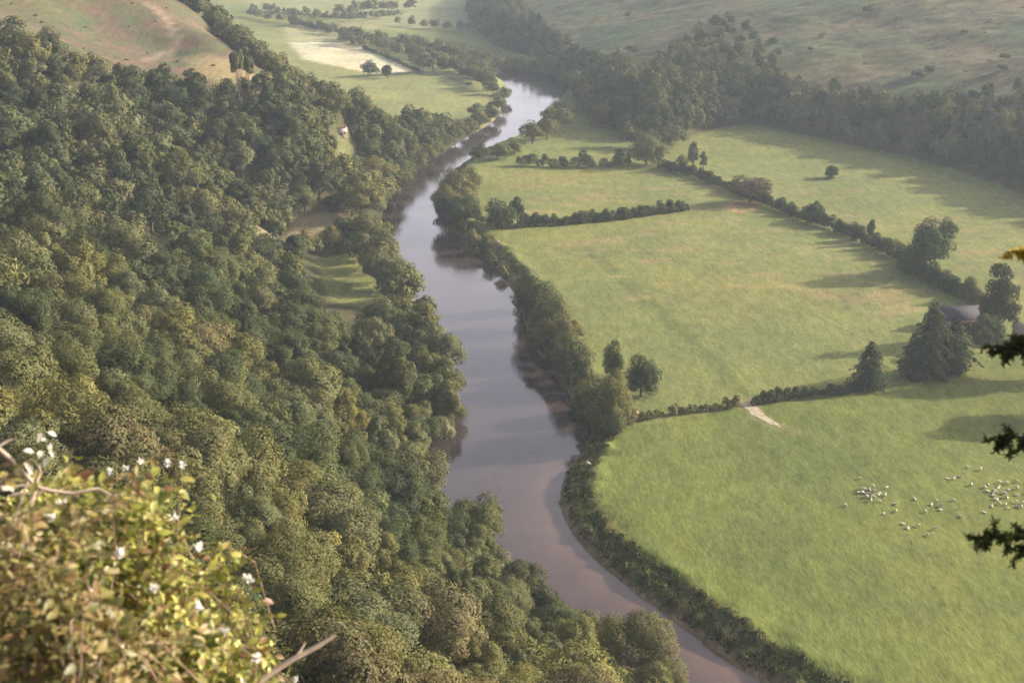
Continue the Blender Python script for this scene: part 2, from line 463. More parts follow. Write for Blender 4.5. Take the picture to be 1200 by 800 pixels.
# smooth normals of the whole sheet, kept across the pieces
gzx = np.gradient(GZ, axis=1) / np.gradient(GX, axis=1); gzy = np.gradient(GZ, axis=0) / np.gradient(GY, axis=0)
NRM = np.stack([-gzx, -gzy, np.ones_like(GZ)], -1); NRM /= np.linalg.norm(NRM, axis=-1, keepdims=True); NRM = NRM.reshape(-1, 3)
fz = zone[:-1, :-1].reshape(-1)
colf = col.reshape(-1, 3)
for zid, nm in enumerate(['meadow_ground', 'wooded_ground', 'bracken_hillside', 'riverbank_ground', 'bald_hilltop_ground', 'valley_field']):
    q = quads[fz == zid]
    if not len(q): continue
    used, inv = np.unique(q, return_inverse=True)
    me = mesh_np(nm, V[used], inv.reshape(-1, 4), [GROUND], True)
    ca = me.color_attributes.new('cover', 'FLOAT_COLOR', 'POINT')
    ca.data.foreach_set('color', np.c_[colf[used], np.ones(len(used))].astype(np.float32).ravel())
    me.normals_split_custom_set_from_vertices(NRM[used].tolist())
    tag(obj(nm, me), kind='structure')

# ------------------------------------------------------------------ water
def resample(p, m):
    s = np.r_[0, np.cumsum(np.linalg.norm(np.diff(p, axis=0), axis=1))]
    t = np.linspace(0, s[-1], m)
    return np.c_[np.interp(t, s, p[:, 0]), np.interp(t, s, p[:, 1])]
def build_water():
    x = np.arange(-260, 300, 3.0); y = np.concatenate([np.arange(-20, 200, 6.0), np.arange(200, 1500, 3.0)])
    X, Y = np.meshgrid(x, y)
    sdr = dist_line(X, Y, RB); sdl = dist_line(X, Y, LB); ins = in_poly(X, Y, RIVER)
    sd = np.where(ins, -1, 1) * np.minimum(sdr, sdl)
    keep = sd < 7
    shallow = np.exp(-sdr / 9.0) * sstep(430, 300, Y) if False else np.exp(-sdr / 8.0) * (1 - sstep(300, 420, Y)) 
    ii = np.arange(X.size).reshape(X.shape)
    q = np.stack([ii[:-1, :-1], ii[:-1, 1:], ii[1:, 1:], ii[1:, :-1]], -1).reshape(-1, 4)
    kq = keep[:-1, :-1] | keep[1:, 1:] | keep[1:, :-1] | keep[:-1, 1:]
    q = q[kq.reshape(-1)]
    used, inv = np.unique(q, return_inverse=True)
    vv = np.c_[X.ravel(), Y.ravel(), np.zeros(X.size)][used]
    m, nt, out = newmat('river_water')
    b = N(nt, 'ShaderNodeBsdfPrincipled'); b.inputs['IOR'].default_value = 1.38
    a = N(nt, 'ShaderNodeAttribute'); a.attribute_name = 'shallow'
    pos = N(nt, 'ShaderNodeNewGeometry').outputs['Position']
    nz = noise(nt, pos, 0.06, 4)
    c = mixc(nt, a.outputs['Fac'], (0.042, 0.031, 0.031), (0.13, 0.082, 0.062))
    c = vscale(nt, c, remap(nt, nz, 0.3, 0.7, 0.85, 1.15))
    nt.links.new(c, b.inputs['Base Color'])
    mp = N(nt, 'ShaderNodeMapping'); mp.inputs['Scale'].default_value = (1, 0.5, 1); nt.links.new(pos, mp.inputs[0])
    nt.links.new(remap(nt, noise(nt, mp.outputs[0], 0.035, 3), .35, .65, .03, .13), b.inputs['Roughness'])
    w1 = noise(nt, mp.outputs[0], 0.6, 4)
    bp = N(nt, 'ShaderNodeBump'); bp.inputs['Strength'].default_value = 0.2; bp.inputs['Distance'].default_value = 0.12
    nt.links.new(w1, bp.inputs['Height']); nt.links.new(bp.outputs[0], b.inputs['Normal'])
    nt.links.new(b.outputs[0], out.inputs[0])
    me = mesh_np('river', vv, inv.reshape(-1, 4), [m], True)
    at = me.attributes.new('shallow', 'FLOAT', 'POINT'); at.data.foreach_set('value', np.clip(shallow.ravel()[used], 0, 1).astype(np.float32))
    tag(obj('river_water', me), kind='structure')
build_water()

# ------------------------------------------------------------------ tree generators (unit: height ~11, crown radius ~4.5)
def unit(v): return v / (np.linalg.norm(v, axis=-1, keepdims=True) + 1e-9)
def leaves_at(P, Nn, s, g, aspect=0.66, jit=0.36):
    """P points, Nn outward normals, s sizes -> quads"""
    m = len(P)
    nn = unit(Nn + jit * g.normal(size=(m, 3)))
    a = unit(np.cross(nn, g.normal(size=(m, 3)))); b = np.cross(nn, a)
    s = np.asarray(s).reshape(-1, 1) * g.uniform(0.65, 1.3, (m, 1)); w = s * aspect
    v = np.stack([P - a * s * .5, P - b * w * .5 + nn * s * .08, P + a * s * .5, P + b * w * .5 + nn * s * .08], 1).reshape(-1, 3)
    sn = unit(unit(Nn) + .45 * nn + .12 * g.normal(size=(m, 3)))
    return v, np.arange(m * 4).reshape(m, 4), np.repeat(sn, 4, 0)

def lobed(g, centers, rads, n_leaf, leaf, flat=0.85, zmin=None):
    rads = np.asarray(rads); area = rads ** 2
    out_p, out_n = [], []
    cnt = np.maximum(4, (n_leaf * area / area.sum()).astype(int))
    for c, r, k in zip(centers, rads, cnt):
        u = unit(g.normal(size=(int(k * 1.9), 3)))
        u = u[u[:, 2] > -0.55]
        bump = 1 + 0.20 * np.sin(u[:, 0] * 5 + c[0] * 3) * np.sin(u[:, 1] * 5 + c[1] * 2) * np.cos(u[:, 2] * 4)
        depth = g.uniform(0.60, 1.10, len(u)) ** 0.55
        p = c + u * r * np.array([1, 1, flat]) * (bump * depth)[:, None]
        dd = np.linalg.norm((p[:, None, :] - centers[None]) / np.array([1, 1, flat]), axis=-1) / rads[None]
        ok = (dd.min(1) > 0.58)
        if zmin is not None: ok &= p[:, 2] > zmin
        out_p.append(p[ok][:k]); out_n.append((u + np.array([0, 0, .25]))[ok][:k])
    P = np.vstack(out_p); Q = np.vstack(out_n)
    Q = unit(Q) + .45 * unit(P - np.average(centers, axis=0, weights=area) + [0, 0, .5])
    return leaves_at(P, Q, np.full(len(P), leaf), g)

def make_broadleaf(seed, n_leaf, leaf, shape='round'):
    g = np.random.default_rng(seed)
    Rr = 4.6; H = 11.0
    if shape == 'tall': zc, rz, rx = 5.4, 5.3, 3.2
    elif shape == 'wide': zc, rz, rx = 5.0, 4.5, 4.8
    elif shape == 'bush': zc, rz, rx = 4.2, 5.2, 4.5
    elif shape == 'pine': zc, rz, rx = 8.2, 2.7, 3.3
    else: zc, rz, rx = 5.4, 5.1, 4.3
    nl = int(g.integers(20, 30))
    u = unit(g.normal(size=(nl * 3, 3))); u = u[u[:, 2] > (-0.6 if shape != 'bush' else -0.8)][:nl]
    k = g.uniform(0.48, 0.88, (len(u), 1))
    cs = np.array([0, 0, zc]) + u * k * np.array([rx, rx, rz])
    rs = g.uniform(0.22, 0.50, len(u)) * rx
    cs = np.vstack([cs, [[0, 0, zc]]]); rs = np.r_[rs, rx * .62]
    v, f, nr = lobed(g, cs, rs, n_leaf, leaf, zmin=.15)
    # trunk and limbs
    mb = MB()
    mb.tube([(0, 0, -1.2), (0.05, 0, 0.6), (0.1, .05, 2.2), (0, .1, zc)], [.42, .33, .27, .13], 7)
    for i in range(6):
        a = i * 1.05 + g.uniform(-.3, .3); r = rx * g.uniform(.5, .8)
        mb.tube([(0.05, 0.05, 1.8 + i * .35), (math.cos(a) * r * .5, math.sin(a) * r * .5, 3.4 + i * .4), (math.cos(a) * r, math.sin(a) * r, zc + g.uniform(-.5, 1.8))], [.17, .12, .05], 5)
    return v, f, nr, mb

def make_fir(seed, n_leaf, leaf, top=11.0):
    g = np.random.default_rng(seed)
    P, Q = [], []
    z = 0.7
    while z < top:
        t = z / top
        L = 4.1 * (1 - t ** 1.7) ** .9 * g.uniform(.62, 1.2) * min(1, .62 + t * 2) + .3
        nb = int(7 + 5 * (1 - t))
        a0 = g.uniform(0, 6)
        for i in range(nb):
            a = a0 + i * 2 * math.pi / nb + g.uniform(-.2, .2); l = L * g.uniform(.75, 1.15)
            k = max(6, int(n_leaf * (0.3 + l) / 700))
            s = g.uniform(.15, 1, k) ** .7
            w = (1 - s) * .9 + .25
            lat = g.normal(size=k) * w * .45
            p = np.c_[np.cos(a) * s * l - np.sin(a) * lat, np.sin(a) * s * l + np.cos(a) * lat, z + .1 * l - s * s * l * .32 + g.normal(size=k) * .12]
            P.append(p); Q.append(np.c_[np.full(k, np.cos(a) * .5), np.full(k, np.sin(a) * .5), np.full(k, .9)])
        z += g.uniform(.5, .75)
    v, f, nr = leaves_at(np.vstack(P), np.vstack(Q), np.full(sum(map(len, P)), leaf), g, .5, .4)
    mb = MB(); mb.tube([(0, 0, -1.2), (0, 0, .5), (0.05, 0, 5), (0, 0, top - .3)], [.4, .32, .2, .04], 7)
    return v, f, nr, mb

SH = ['round', 'wide', 'round', 'tall', 'round', 'wide', 'bush', 'bush']
TREES = {0: [], 1: [], 2: [], 3: [], 4: []}
for lod, (nl, lf, cnt) in {0: (8200, 0.38, 9), 1: (3000, 0.60, 9), 2: (760, 1.0, 6), 3: (3600, .48, 6), 4: (15000, 0.27, 9)}.items():
    for i in range(cnt):
        shp = (SH + ['pine'])[i]
        v, f, nr, mb = make_broadleaf(100 * lod + i + 1, nl, lf, shp)
        if lod in (0, 1, 4):
            cm = mesh_np('crown', v, f, [LEAF], True, nr); tm = mb.mesh('trunk', [BARK], True)
            TREES[lod].append((cm, tm, shp))
        else:
            TREES[lod].append((v, f, nr))
FIRS = []
for i in range(3):
    v, f, nr, mb = make_fir(900 + i, 9000, 0.5)
    FIRS.append((mesh_np('crown', v, f, [LEAF], True, nr), mb.mesh('trunk', [BARK], True)))

PAL = {  # leaf base colours
    'dark green':    (0.060, 0.073, 0.038),
    'mid green':     (0.090, 0.102, 0.047),
    'grey green':    (0.115, 0.122, 0.064),
    'olive green':   (0.124, 0.124, 0.054),
    'yellow green':  (0.160, 0.152, 0.056),
    'brown tinged':  (0.130, 0.114, 0.060),
    'rusty brown':   (0.118, 0.090, 0.058),
    'pale':          (0.26, 0.25, 0.17),
}
def tree(name, p, h, w, tint, label, cat, group=None, lod=0, pick=None, fir=False, rz=None, jitter=0.14):
    o = empty(name, p, random.uniform(0, 6.28) if rz is None else rz)
    if fir: cm, tm = FIRS[(pick if pick is not None else random.randrange(3)) % 3]
    else:
        L = TREES[lod]; cm, tm, _ = L[(pick if pick is not None else random.randrange(8)) % len(L)]
    sx = w / (8.6 if not fir else 8.4); sz = h / (11.0 if not fir else 11.2)
    o.scale = (sx, sx * random.uniform(.92, 1.08), sz)
    c = obj('crown', cm, o); t = obj('trunk', tm, o)
    b = PAL[tint]; k = random.uniform(1 - jitter, 1 + jitter); k2 = random.uniform(-.06, .06)
    c.color = (b[0] * k * (1 + k2), b[1] * k, b[2] * k * (1 - k2), 1)
    tag(o, label, cat, group)
    return o

def px_tree(px, py, hp, wp, tint, label, name='broadleaf_tree', cat='tree', group=None, **kw):
    p = W(px, py)
    D = np.linalg.norm(p - CAM)
    m = D / F
    p[2] -= 0.15
    fr = kw.pop('lod', 0 if D < 520 else 1)
    tree(name, p, hp * m * 1.06, wp * m, tint, label, cat, group, lod=fr, **kw)
    PLACED.append((p[0], p[1], wp * m * .5))
PLACED = []

# --- trees along the river and in the fields, one by one
g_ = 'trees along the riverbank'
far_bank = 'pale green bushy willow in the clump beside the far bend of the river'
for a in [(624,169,28,26),(641,164,28,26),(656,153,28,26),(645,148,25,24),(663,143,23,24),(655,137,21,22)]:
    px_tree(*a, 'olive green', far_bank, group='willows by the far bend', pick=random.choice([1, 5, 6]))
for a in [(550,158,20,24),(562,150,20,24),(574,143,20,22),(584,131,19,20),(590,119,18,18),(560,142,20,22)]:
    px_tree(*a, 'grey green', 'grey green willow on the left bank edging the far valley meadow', group='left bank willows by the far meadow', pick=random.choice([0, 5, 6]))
for a in [(467,218,30,28),(476,210,29,28),(486,201,28,28),(496,191,26,28),(507,182,23,26),(520,174,21,24),(533,167,20,22)]:
    px_tree(*a, random.choice(['grey green', 'mid green', 'olive green']), 'rounded tree on the left bank below the wooded spur by the river neck', group='left bank trees under the spur', pick=random.choice([1, 6, 7]), lod=0)
px_tree(563,192,25,24,'dark green','dark rounded tree at the narrow neck of the river on the right bank')
px_tree(583,187,21,26,'olive green','olive bush tree just right of the dark tree at the river neck', pick=6)
px_tree(603,181,18,20,'olive green','smallest low tree of the clump at the river neck', pick=7)
px_tree(592,186,17,18,'grey green','tree at the back of the clump by the river neck')
for a in [(526,258,44,40),(540,246,42,36),(533,232,38,36),(550,230,34,28),(540,220,30,32)]:
    px_tree(*a, 'olive green', 'tall pale willow in the thick clump on the right bank above the twin trees', group='willows of the right bank clump', pick=random.choice([1, 5, 6]), lod=0)
px_tree(524,277,46,36,'dark green','dark tree at the lower end of the right bank willow clump leaning over water', lod=0)
px_tree(545,270,44,36,'mid green','green tree at the lower field side of the right bank willow clump', lod=0)
for i, a in enumerate([(560,300,22,20),(574,313,20,18),(588,327,18,16),(551,290,24,20),(569,292,16,16)]):
    px_tree(*a, ['mid green','dark green','olive green','olive green','mid green'][i], 'small bushy alder on the strip of bank between the two big right bank clumps', name='riverside_bush', cat='bush', group='small bushes on the right bank', pick=6, lod=1)
for a, c, l in [((626,384,74,52),'dark green','tallest dark tree at the far end of the mid river clump on the right bank'),
                ((618,362,48,34),'mid green','tree at the far tip of the mid river clump nearest the water'),
                ((648,396,66,42),'grey green','grey green tree on the field side of the mid river clump'),
                ((636,424,52,40),'mid green','low spreading tree in the middle of the mid river clump over the water'),
                ((660,420,58,36),'brown tinged','browner tree behind the middle of the mid river clump'),
                ((672,402,30,26),'olive green','small bush at the field edge of the mid river clump'),
                ((668,452,74,46),'grey green','tall lit tree at the near end of the mid river clump'),
                ((652,446,46,34),'dark green','dark tree overhanging the water at the near end of the mid river clump'),
                ((706,514,88,54),'mid green','large tree at the corner where the hedge meets the river'),
                ((688,516,60,44),'dark green','dark tree drooping over the river at the hedge corner'),
                ((716,492,74,38),'olive green','olive tree behind the large tree at the hedge corner'),
                ((690,486,50,40),'olive green','low tree between the mid river clump and the hedge corner tree'),
                ((716,446,58,26),'dark green','thin dark tree behind the hedge corner clump at the field edge'),
                ((732,502,36,30),'brown tinged','brownish bush beside the large hedge corner tree'),
                ((751,466,62,36),'dark green','upright dark tree standing alone right of the hedge corner tree')]:
    px_tree(*a, c, l, pick=6 if a[2] > 1.55 * a[3] else random.choice([0, 1, 2, 4, 6, 7]), lod=0)
px_tree(585,268,37,32,'dark green','larger dark tree of the pair at the river end of the long hedge')
px_tree(606,265,34,24,'dark green','slimmer dark tree of the pair at the river end of the long hedge', pick=3)
px_tree(757,194,43,42,'olive green','big round lone tree at the end of the short hedge before the shaded field', pick=6, lod=0)
px_tree(736,196,17,9,'dark green','thin small tree just left of the big round lone tree')
px_tree(812,199,32,16,'grey green','tallest spindly tree in the open row right of the big round tree', pick=3)
px_tree(824,199,21,13,'grey green','small spindly tree at the right of the open row', pick=3)
px_tree(800,197,17,13,'olive green','short bushy tree at the left of the open row', pick=6)
px_tree(878,239,36,44,'rusty brown','rusty brown spreading bush tree at the bend of the diagonal hedge', pick=1)
px_tree(975,209,17,19,'dark green','small lone dark tree in the open middle of the far field')
px_tree(955,260,26,20,'dark green','small dark tree rising from the diagonal hedge below the lone field tree')
px_tree(1004,283,24,16,'dark green','left tree of the dark pair on the diagonal hedge')
px_tree(1020,286,28,13,'dark green','narrower right tree of the dark pair on the diagonal hedge', pick=3)
px_tree(1047,302,22,24,'mid green','low bush tree on the diagonal hedge before the big dark tree', pick=6)
px_tree(1088,322,62,46,'dark green','big dark tree on the diagonal hedge above the barn', lod=0)
px_tree(1106,288,34,24,'mid green','smaller greyer tree just behind the big dark hedge tree')
px_tree(1070,318,30,28,'dark green','dark bush at the left foot of the big hedge tree', pick=6)
px_tree(1236,442,84,64,'dark green','dark tree cut by the right edge beyond the pinkish cottage', pick=0)
px_tree(1240,492,70,60,'dark green','tree beyond the right edge shading the near meadow corner', pick=1)
px_tree(1168,398,84,56,'dark green','tallest dark tree at the right end of the barn', lod=0, pick=3)
px_tree(1150,415,48,40,'dark green','rounded dark tree in front of the barn wall', lod=0)
for a, l in [((1018,456,55,48), 'lone dark conifer at the hedge end left of the larger conifer group'),
             ((1088,440,84,60), 'tallest conifer of the group in front of the slate roofed barn'),
             ((1068,444,52,46), 'short conifer at the left of the group in front of the barn'),
             ((1116,438,62,58), 'spreading conifer at the right of the group in front of the barn')]:
    px_tree(*a, 'dark green', l, name='conifer_tree', cat='conifer', fir=True)
for a, l in [((432,228,42,62),'broad silvery willow on the left bank below the white cottage'), ((424,260,46,56),'second broad willow on the left bank beside the dry strip'),
             ((434,292,44,44),'willow between the dry strip and the small left field'), ((447,318,52,42),'tall willow beside the small left field'),
             ((444,338,52,40),'darker willow at the near corner of the small left field'), ((456,342,36,28),'low willow hanging over the water by the small left field')]:
    px_tree(*a, 'olive green' if 'darker' not in l else 'grey green', l, pick=random.choice([1, 4, 5]), lod=0)
for a, c, l in [((500,414,60,54),'olive green','round tree at the upper end of the left bank clump opposite the mid river trees'),
                ((516,446,68,52),'grey green','tall tree in the middle of the left bank clump reaching over the water'),
                ((520,476,62,50),'mid green','tree at the lower middle of the left bank clump'),
                ((524,500,54,42),'olive green','lowest tree of the left bank clump above its reflection'),
                ((484,398,42,42),'olive green','smaller tree at the wood side of the left bank clump'),
                ((497,522,46,42),'mid green','tree filling the left bank just below the left bank clump'),
                ((487,544,52,46),'grey green','tree leaning over the dark reflection on the left bank'),
                ((480,566,54,46),'olive green','lowest tree over the dark reflection on the left bank'),
                ((519,499,30,28),'mid green','upper green bush hiding the bare bank beside the pale silvery bush'),
                ((523,511,30,26),'grey green','lower grey bush touching the pale silvery bush at the water'),
                ((470,366,26,32),'olive green','low bush by the sandy patch on the left bank'),
                ((522,520,32,20),'pale','pale silvery bush at the water edge below the left bank clump')]:
    px_tree(*a, c, l, lod=0, pick=6 if 'bush' in l else None)
for a, c, l in [((495,86,31,26),'grey green','left tree of the tall pair at the corner of the stubble field'), ((508,85,30,24),'grey green','right tree of the tall pair at the corner of the stubble field'),
                ((454,92,15,18),'dark green','small round dark tree at the near edge of the stubble field'), ((434,90,20,20),'mid green','bushy tree on the spur edge by the stubble field'),
                ((549,101,5,6),'dark green','tiny lone bush in the middle of the far meadow')]:
    px_tree(*a, c, l)
px_tree(281,126,62,20,'grey green','tall spindly pine tree with a bare trunk on the edge of the bald hilltop', pick=8)
px_tree(293,126,56,14,'mid green','thinner tall tree beside the bare trunked pine on the hilltop edge', pick=8)
px_tree(279,50,10,16,'dark green','lone bush on the skyline of the bald hilltop', pick=6)

# --- woods: candidates over the ground, then the ones that show largest become things of their own
def poisson(x0, x1, y0, y1, s, k, sel):
    g = np.random.default_rng(k)
    cells = {}
    out = []
    nn = int((x1 - x0) * (y1 - y0) / (s * s) * 6.0)
    c = np.c_[g.uniform(x0, x1, nn), g.uniform(y0, y1, nn)]
    c = c[sel(c[:, 0], c[:, 1])]
    for p in c:
        i, j = int(p[0] // s), int(p[1] // s)
        r0 = s * (0.62 + 0.75 * g.random() ** 1.6); r = r0 * float(np.clip(1.1 - .62 * (zat(p[0], p[1] + 4) - zat(p[0], p[1] - 4)) / 8, .55, 1))
        if any((p[0] - q[0]) ** 2 + (p[1] - q[1]) ** 2 < (.5 * (r + q[2])) ** 2 for a in (-1, 0, 1) for b in (-1, 0, 1) for q in cells.get((i + a, j + b), ())): continue
        q = (p[0], p[1], r, r0); cells.setdefault((i, j), []).append(q); out.append(q)
    return np.array(out)

def gpoly(poly): return np.array([(Wr if poly[0][0] < 0 else W)(px, py)[:2] for px, py in poly])
CLEAR = [gpoly(q) for q in [
    [(-80,50),(30,62),(100,90),(180,98),(250,114),(325,116),(336,92),(318,60),(290,38),(250,18),(215,2),(200,-40),(-80,-40)],
    [(356,302),(412,294),(432,318),(464,352),(454,384),(424,402),(372,398),(352,350)],
    [(288,272),(345,257),(418,250),(424,276),(400,292),(372,298),(300,300)],
    [(386,160),(402,146),(426,178),(424,200),(400,214),(388,206)],
    [(268,492),(298,486),(300,526),(276,524)], [(236,440),(262,446),(262,466),(240,458)], [(300,456),(330,452),(334,468),(306,470)]]]
def sel_left(x, y):
    z, sd, dh, left = height_full(x, y)
    px, py, zc = proj(np.stack([x, y, z], -1))
    ok = left & (sd > np.where(y < 340, 5.0, np.where(y > 640, .3, 2.0))) & (px > -90) & (px < 1000) & (py > -30) & (py < 905) & (y > 60) & (y < 1020)
    ok &= ~((y > 830) & (z < 9))
    ok &= ~((sd < 9) & (y > 500) & (y < 640) & (z < 6))
    for c in CLEAR: ok &= ~in_poly(x, y, c)
    return ok
LW = poisson(-330, 90, 60, 1020, 7.7, 3, sel_left)
def sel_right(x, y):
    z, sd, dh, left = height_full(x, y)
    px, py, zc = proj(np.stack([x, y, z], -1))
    return (dh > -1) & (px > 520) & (px < 1290) & (py > -60) & in_poly(px, py, WOODPX) & (sd > 3)
RW = poisson(-60, 420, 420, 2000, 7.6, 4, sel_right)

belts = []
RIDGE = []
def belt(pts, step, hp, jit=1.0, z=None):
    P = np.array([(Wr if pts[0][1] == 4 and pts[0][0] < 230 else W)(*q)[:2] for q in pts])
    L = np.linalg.norm(np.diff(P, axis=0), axis=1); S = np.r_[0, np.cumsum(L)]
    for s in np.arange(0, S[-1], step):
        x = np.interp(s, S, P[:, 0]) + random.uniform(-1, 1) * step * .4 * jit; y = np.interp(s, S, P[:, 1]) + random.uniform(-1, 1) * step * .5 * jit
        belts.append((x, y, hp * random.uniform(.75, 1.25)))
belt([(520,84),(548,92),(566,100),(580,114)], 8, 12)
belt([(530,80),(560,88),(580,95)], 8, 12)
belt([(400,52),(440,58),(480,66),(520,80)], 9, 11)
belt([(405,46),(450,54),(500,62),(545,76),(590,86),(640,86)], 9, 13)
belt([(540,72),(580,82),(630,90)], 9, 13)
belt([(290,20),(330,26),(370,34),(400,44)], 11, 10)
belt([(300,14),(360,20),(410,26),(450,22)], 12, 10)
belt([(400,20),(440,14),(490,12)], 10, 14)
belt([(470,30),(520,36),(560,40)], 12, 12)
belt([(560,30),(556,14),(560,0)], 14, 14)
belt([(610,86),(650,90),(676,104),(684,118),(694,134),(712,150)], 8, 14, .6)
belt([(216,4),(236,14),(256,26),(276,38),(298,54),(318,72),(330,86)], 4.5, 11, .8)
belt([(222,4),(242,14),(262,26),(282,38),(304,54),(322,70)], 5, 11, .8)
belt([(735,172),(770,178),(800,170)], 8, 13, .6)

cand = []   # x, y, z, h, w, zone
gN = lambda x, y, s: fbm(np.array(x / s), np.array(y / s), 3)
for x, y, _r, r in LW:
    if any((x - a) ** 2 + (y - b) ** 2 < (r * .75 + 1.0) ** 2 for a, b, r in PLACED): continue
    z = float(zat(x, y)); w = r * 1.55 * random.uniform(.92, 1.1); h = (3.6 + w * .82) * random.uniform(.8, 1.25)
    cand.append([x, y, z, h, w, 'L'])
for x, y, _r, r in RW:
    z = float(zat(x, y)); dd = float(dist_line(np.array([x]), np.array([y]), FOOT)[0])
    if dd > 40 and random.random() < min(.6, (dd - 40) / 90): continue
    h = random.uniform(10, 17.5) if dd < 30 else random.uniform(6.5, 11.5); w = r * (1.4 if dd < 30 else 1.15)
    cand.append([x, y, z, h, w, 'R'])
for x, y, h in belts:
    z = float(zat(x, y)); cand.append([x, y, z, h, h * random.uniform(.75, 1.05), 'B'])

# which show largest: paint the crowns far to near
BW, BH = 600, 400
buf = np.full((BH, BW), -1, int)
def hidden(x, y, z):
    t = np.linspace(.25, .985, 60)
    P = CAM + (np.array([x, y, z]) - CAM) * t[:, None]
    return (zat(P[:, 0], P[:, 1]) > P[:, 2] + .5).any()
order = sorted(range(len(cand)), key=lambda i: -cand[i][1])
yy, xx = np.mgrid[0:BH, 0:BW]
for i in order:
    x, y, z, h, w, zn = cand[i]
    a, b, zc = proj(np.array([x, y, z + h * .58]))
    if zn != 'L' and hidden(x, y, z + h): continue
    if zn == 'L' and y > 600 and hidden(x, y, z + h): continue
    rx = w * .5 * F / zc / 2; ry = h * .42 * F / zc / 2; a /= 2; b /= 2
    x0, x1, y0, y1 = int(max(0, a - rx)), int(min(BW, a + rx + 1)), int(max(0, b - ry)), int(min(BH, b + ry + 1))
    if x0 >= x1 or y0 >= y1: continue
    m = ((xx[y0:y1, x0:x1] - a) / rx) ** 2 + ((yy[y0:y1, x0:x1] - b) / ry) ** 2 < 1
    buf[y0:y1, x0:x1][m] = i
buf[270:, :105] = -1
area = np.bincount(buf[buf >= 0].ravel(), minlength=len(cand))
rank = np.argsort(-area)
N_IND = 215
individual = set(int(i) for i in rank[:N_IND] if area[i] > 3)

def pick_tint(x, y, zn):
    v = gN(x + 40, y + 13, 38) + random.uniform(-.45, .45)
    px, py, _ = proj(np.array([x, y, 20.]))
    near = max(0, (py - 380) / 400) if zn == 'L' else 0
    if zn == 'R': return 'brown tinged' if v > .62 else 'grey green' if v > .30 else 'mid green' if v > 0 else 'dark green'
    if zn == 'B': return 'olive green' if v > .35 else 'grey green' if v > -.1 else 'mid green'
    v += near * .40 - (.32 if py < 330 else .22)
    if v > .66: return 'brown tinged'
    if v > .56: return 'yellow green'
    if v > .16: return 'olive green'
    if v > -.08: return 'grey green'
    if v > -.32: return 'mid green'
    return 'dark green'

stuff = {'L': [], 'R': [], 'B': []}
print('candidates', len(cand), 'visible', int((area > 0).sum()), 'individuals', len(individual))
for i, (x, y, z, h, w, zn) in enumerate(cand):
    tint = pick_tint(x, y, zn)
    if i in individual:
        px, py, _ = proj(np.array([x, y, z + h * .6])); D = math.hypot(x, y)
        big = 'broad' if w > 11.5 else 'small' if w < 8.6 else 'rounded'
        if zn == 'L':
            where, grp = (('on the wooded spur above the river neck', 'trees on the wooded spur') if px > 330 and py < 180 else
                     ('on the steep wood just below the bald hilltop', 'trees below the bald hilltop') if py < 190 else
                     ('on the wooded slope level with the dry strip', 'trees on the middle slope') if py < 300 else
                     ('in the flat wood between slope and left bank clump', 'trees in the flat wood') if px > 330 and py < 480 else
                     ('on the slope above the bramble thicket', 'trees above the brambles') if py < 520 and px < 330 else
                     ('in the wood bulging out beside the water reflections', 'trees in the riverside wood') if py < 620 else
                     ('in the near wood right of the bramble thicket', 'trees in the near wood'))
            label = f'{big} {tint} tree {where}'
        elif zn == 'R':
            where = 'at the foot of the bracken hill above the shaded field' if px > 780 else 'in the wood beyond the far river bend'
            label = f'{big} {tint} tree {where}'; grp = 'trees at the foot of the bracken hill'
        else:
            label = f'{big} {tint} tree in the far tree belts beyond the stubble field'; grp = 'trees of the far belts'
        tree('broadleaf_tree', (x, y, z - .2), h, w, tint, label, 'tree', grp, lod=4 if D < 330 else 0 if D < 470 else 1)
    else:
        stuff[zn].append((x, y, z - .2, h, w, tint))

def stuff_mesh(name, items, label):
    vs, fs, cs, ns = [], [], [], []; off = 0
    for x, y, z, h, w, tint in items:
        v, f, nr = TREES[3 if y < 430 else 2][random.randrange(6)]
        a = random.uniform(0, 6.28); c_, s_ = math.cos(a), math.sin(a); k = w / 8.6
        q = np.c_[(v[:, 0] * c_ - v[:, 1] * s_) * k + x, (v[:, 0] * s_ + v[:, 1] * c_) * k + y, v[:, 2] * h / 11 + z]
        vs.append(q); fs.append(f + off); off += len(v)
        ns.append(np.c_[nr[:, 0] * c_ - nr[:, 1] * s_, nr[:, 0] * s_ + nr[:, 1] * c_, nr[:, 2]])
        b = np.array(PAL[tint]) * random.uniform(.86, 1.14)
        cs.append(np.tile(np.r_[b, 1], (len(v), 1)))
    me = mesh_np(name, np.vstack(vs), np.vstack(fs), [LEAF_ATTR], True, np.vstack(ns))
    ca = me.color_attributes.new('tint', 'FLOAT_COLOR', 'POINT'); ca.data.foreach_set('color', np.vstack(cs).astype(np.float32).ravel())
    tag(obj(name, me), label, 'woodland', None, 'stuff')
stuff_mesh('woodland', stuff['L'] , 'dense wood filling in between the nearer trees on the left slope')
stuff_mesh('hillside_wood', stuff['R'], 'dark wood along the foot of the bracken hill')
stuff_mesh('far_wood', stuff['B'], 'hazy tree belts between the fields far up the valley')

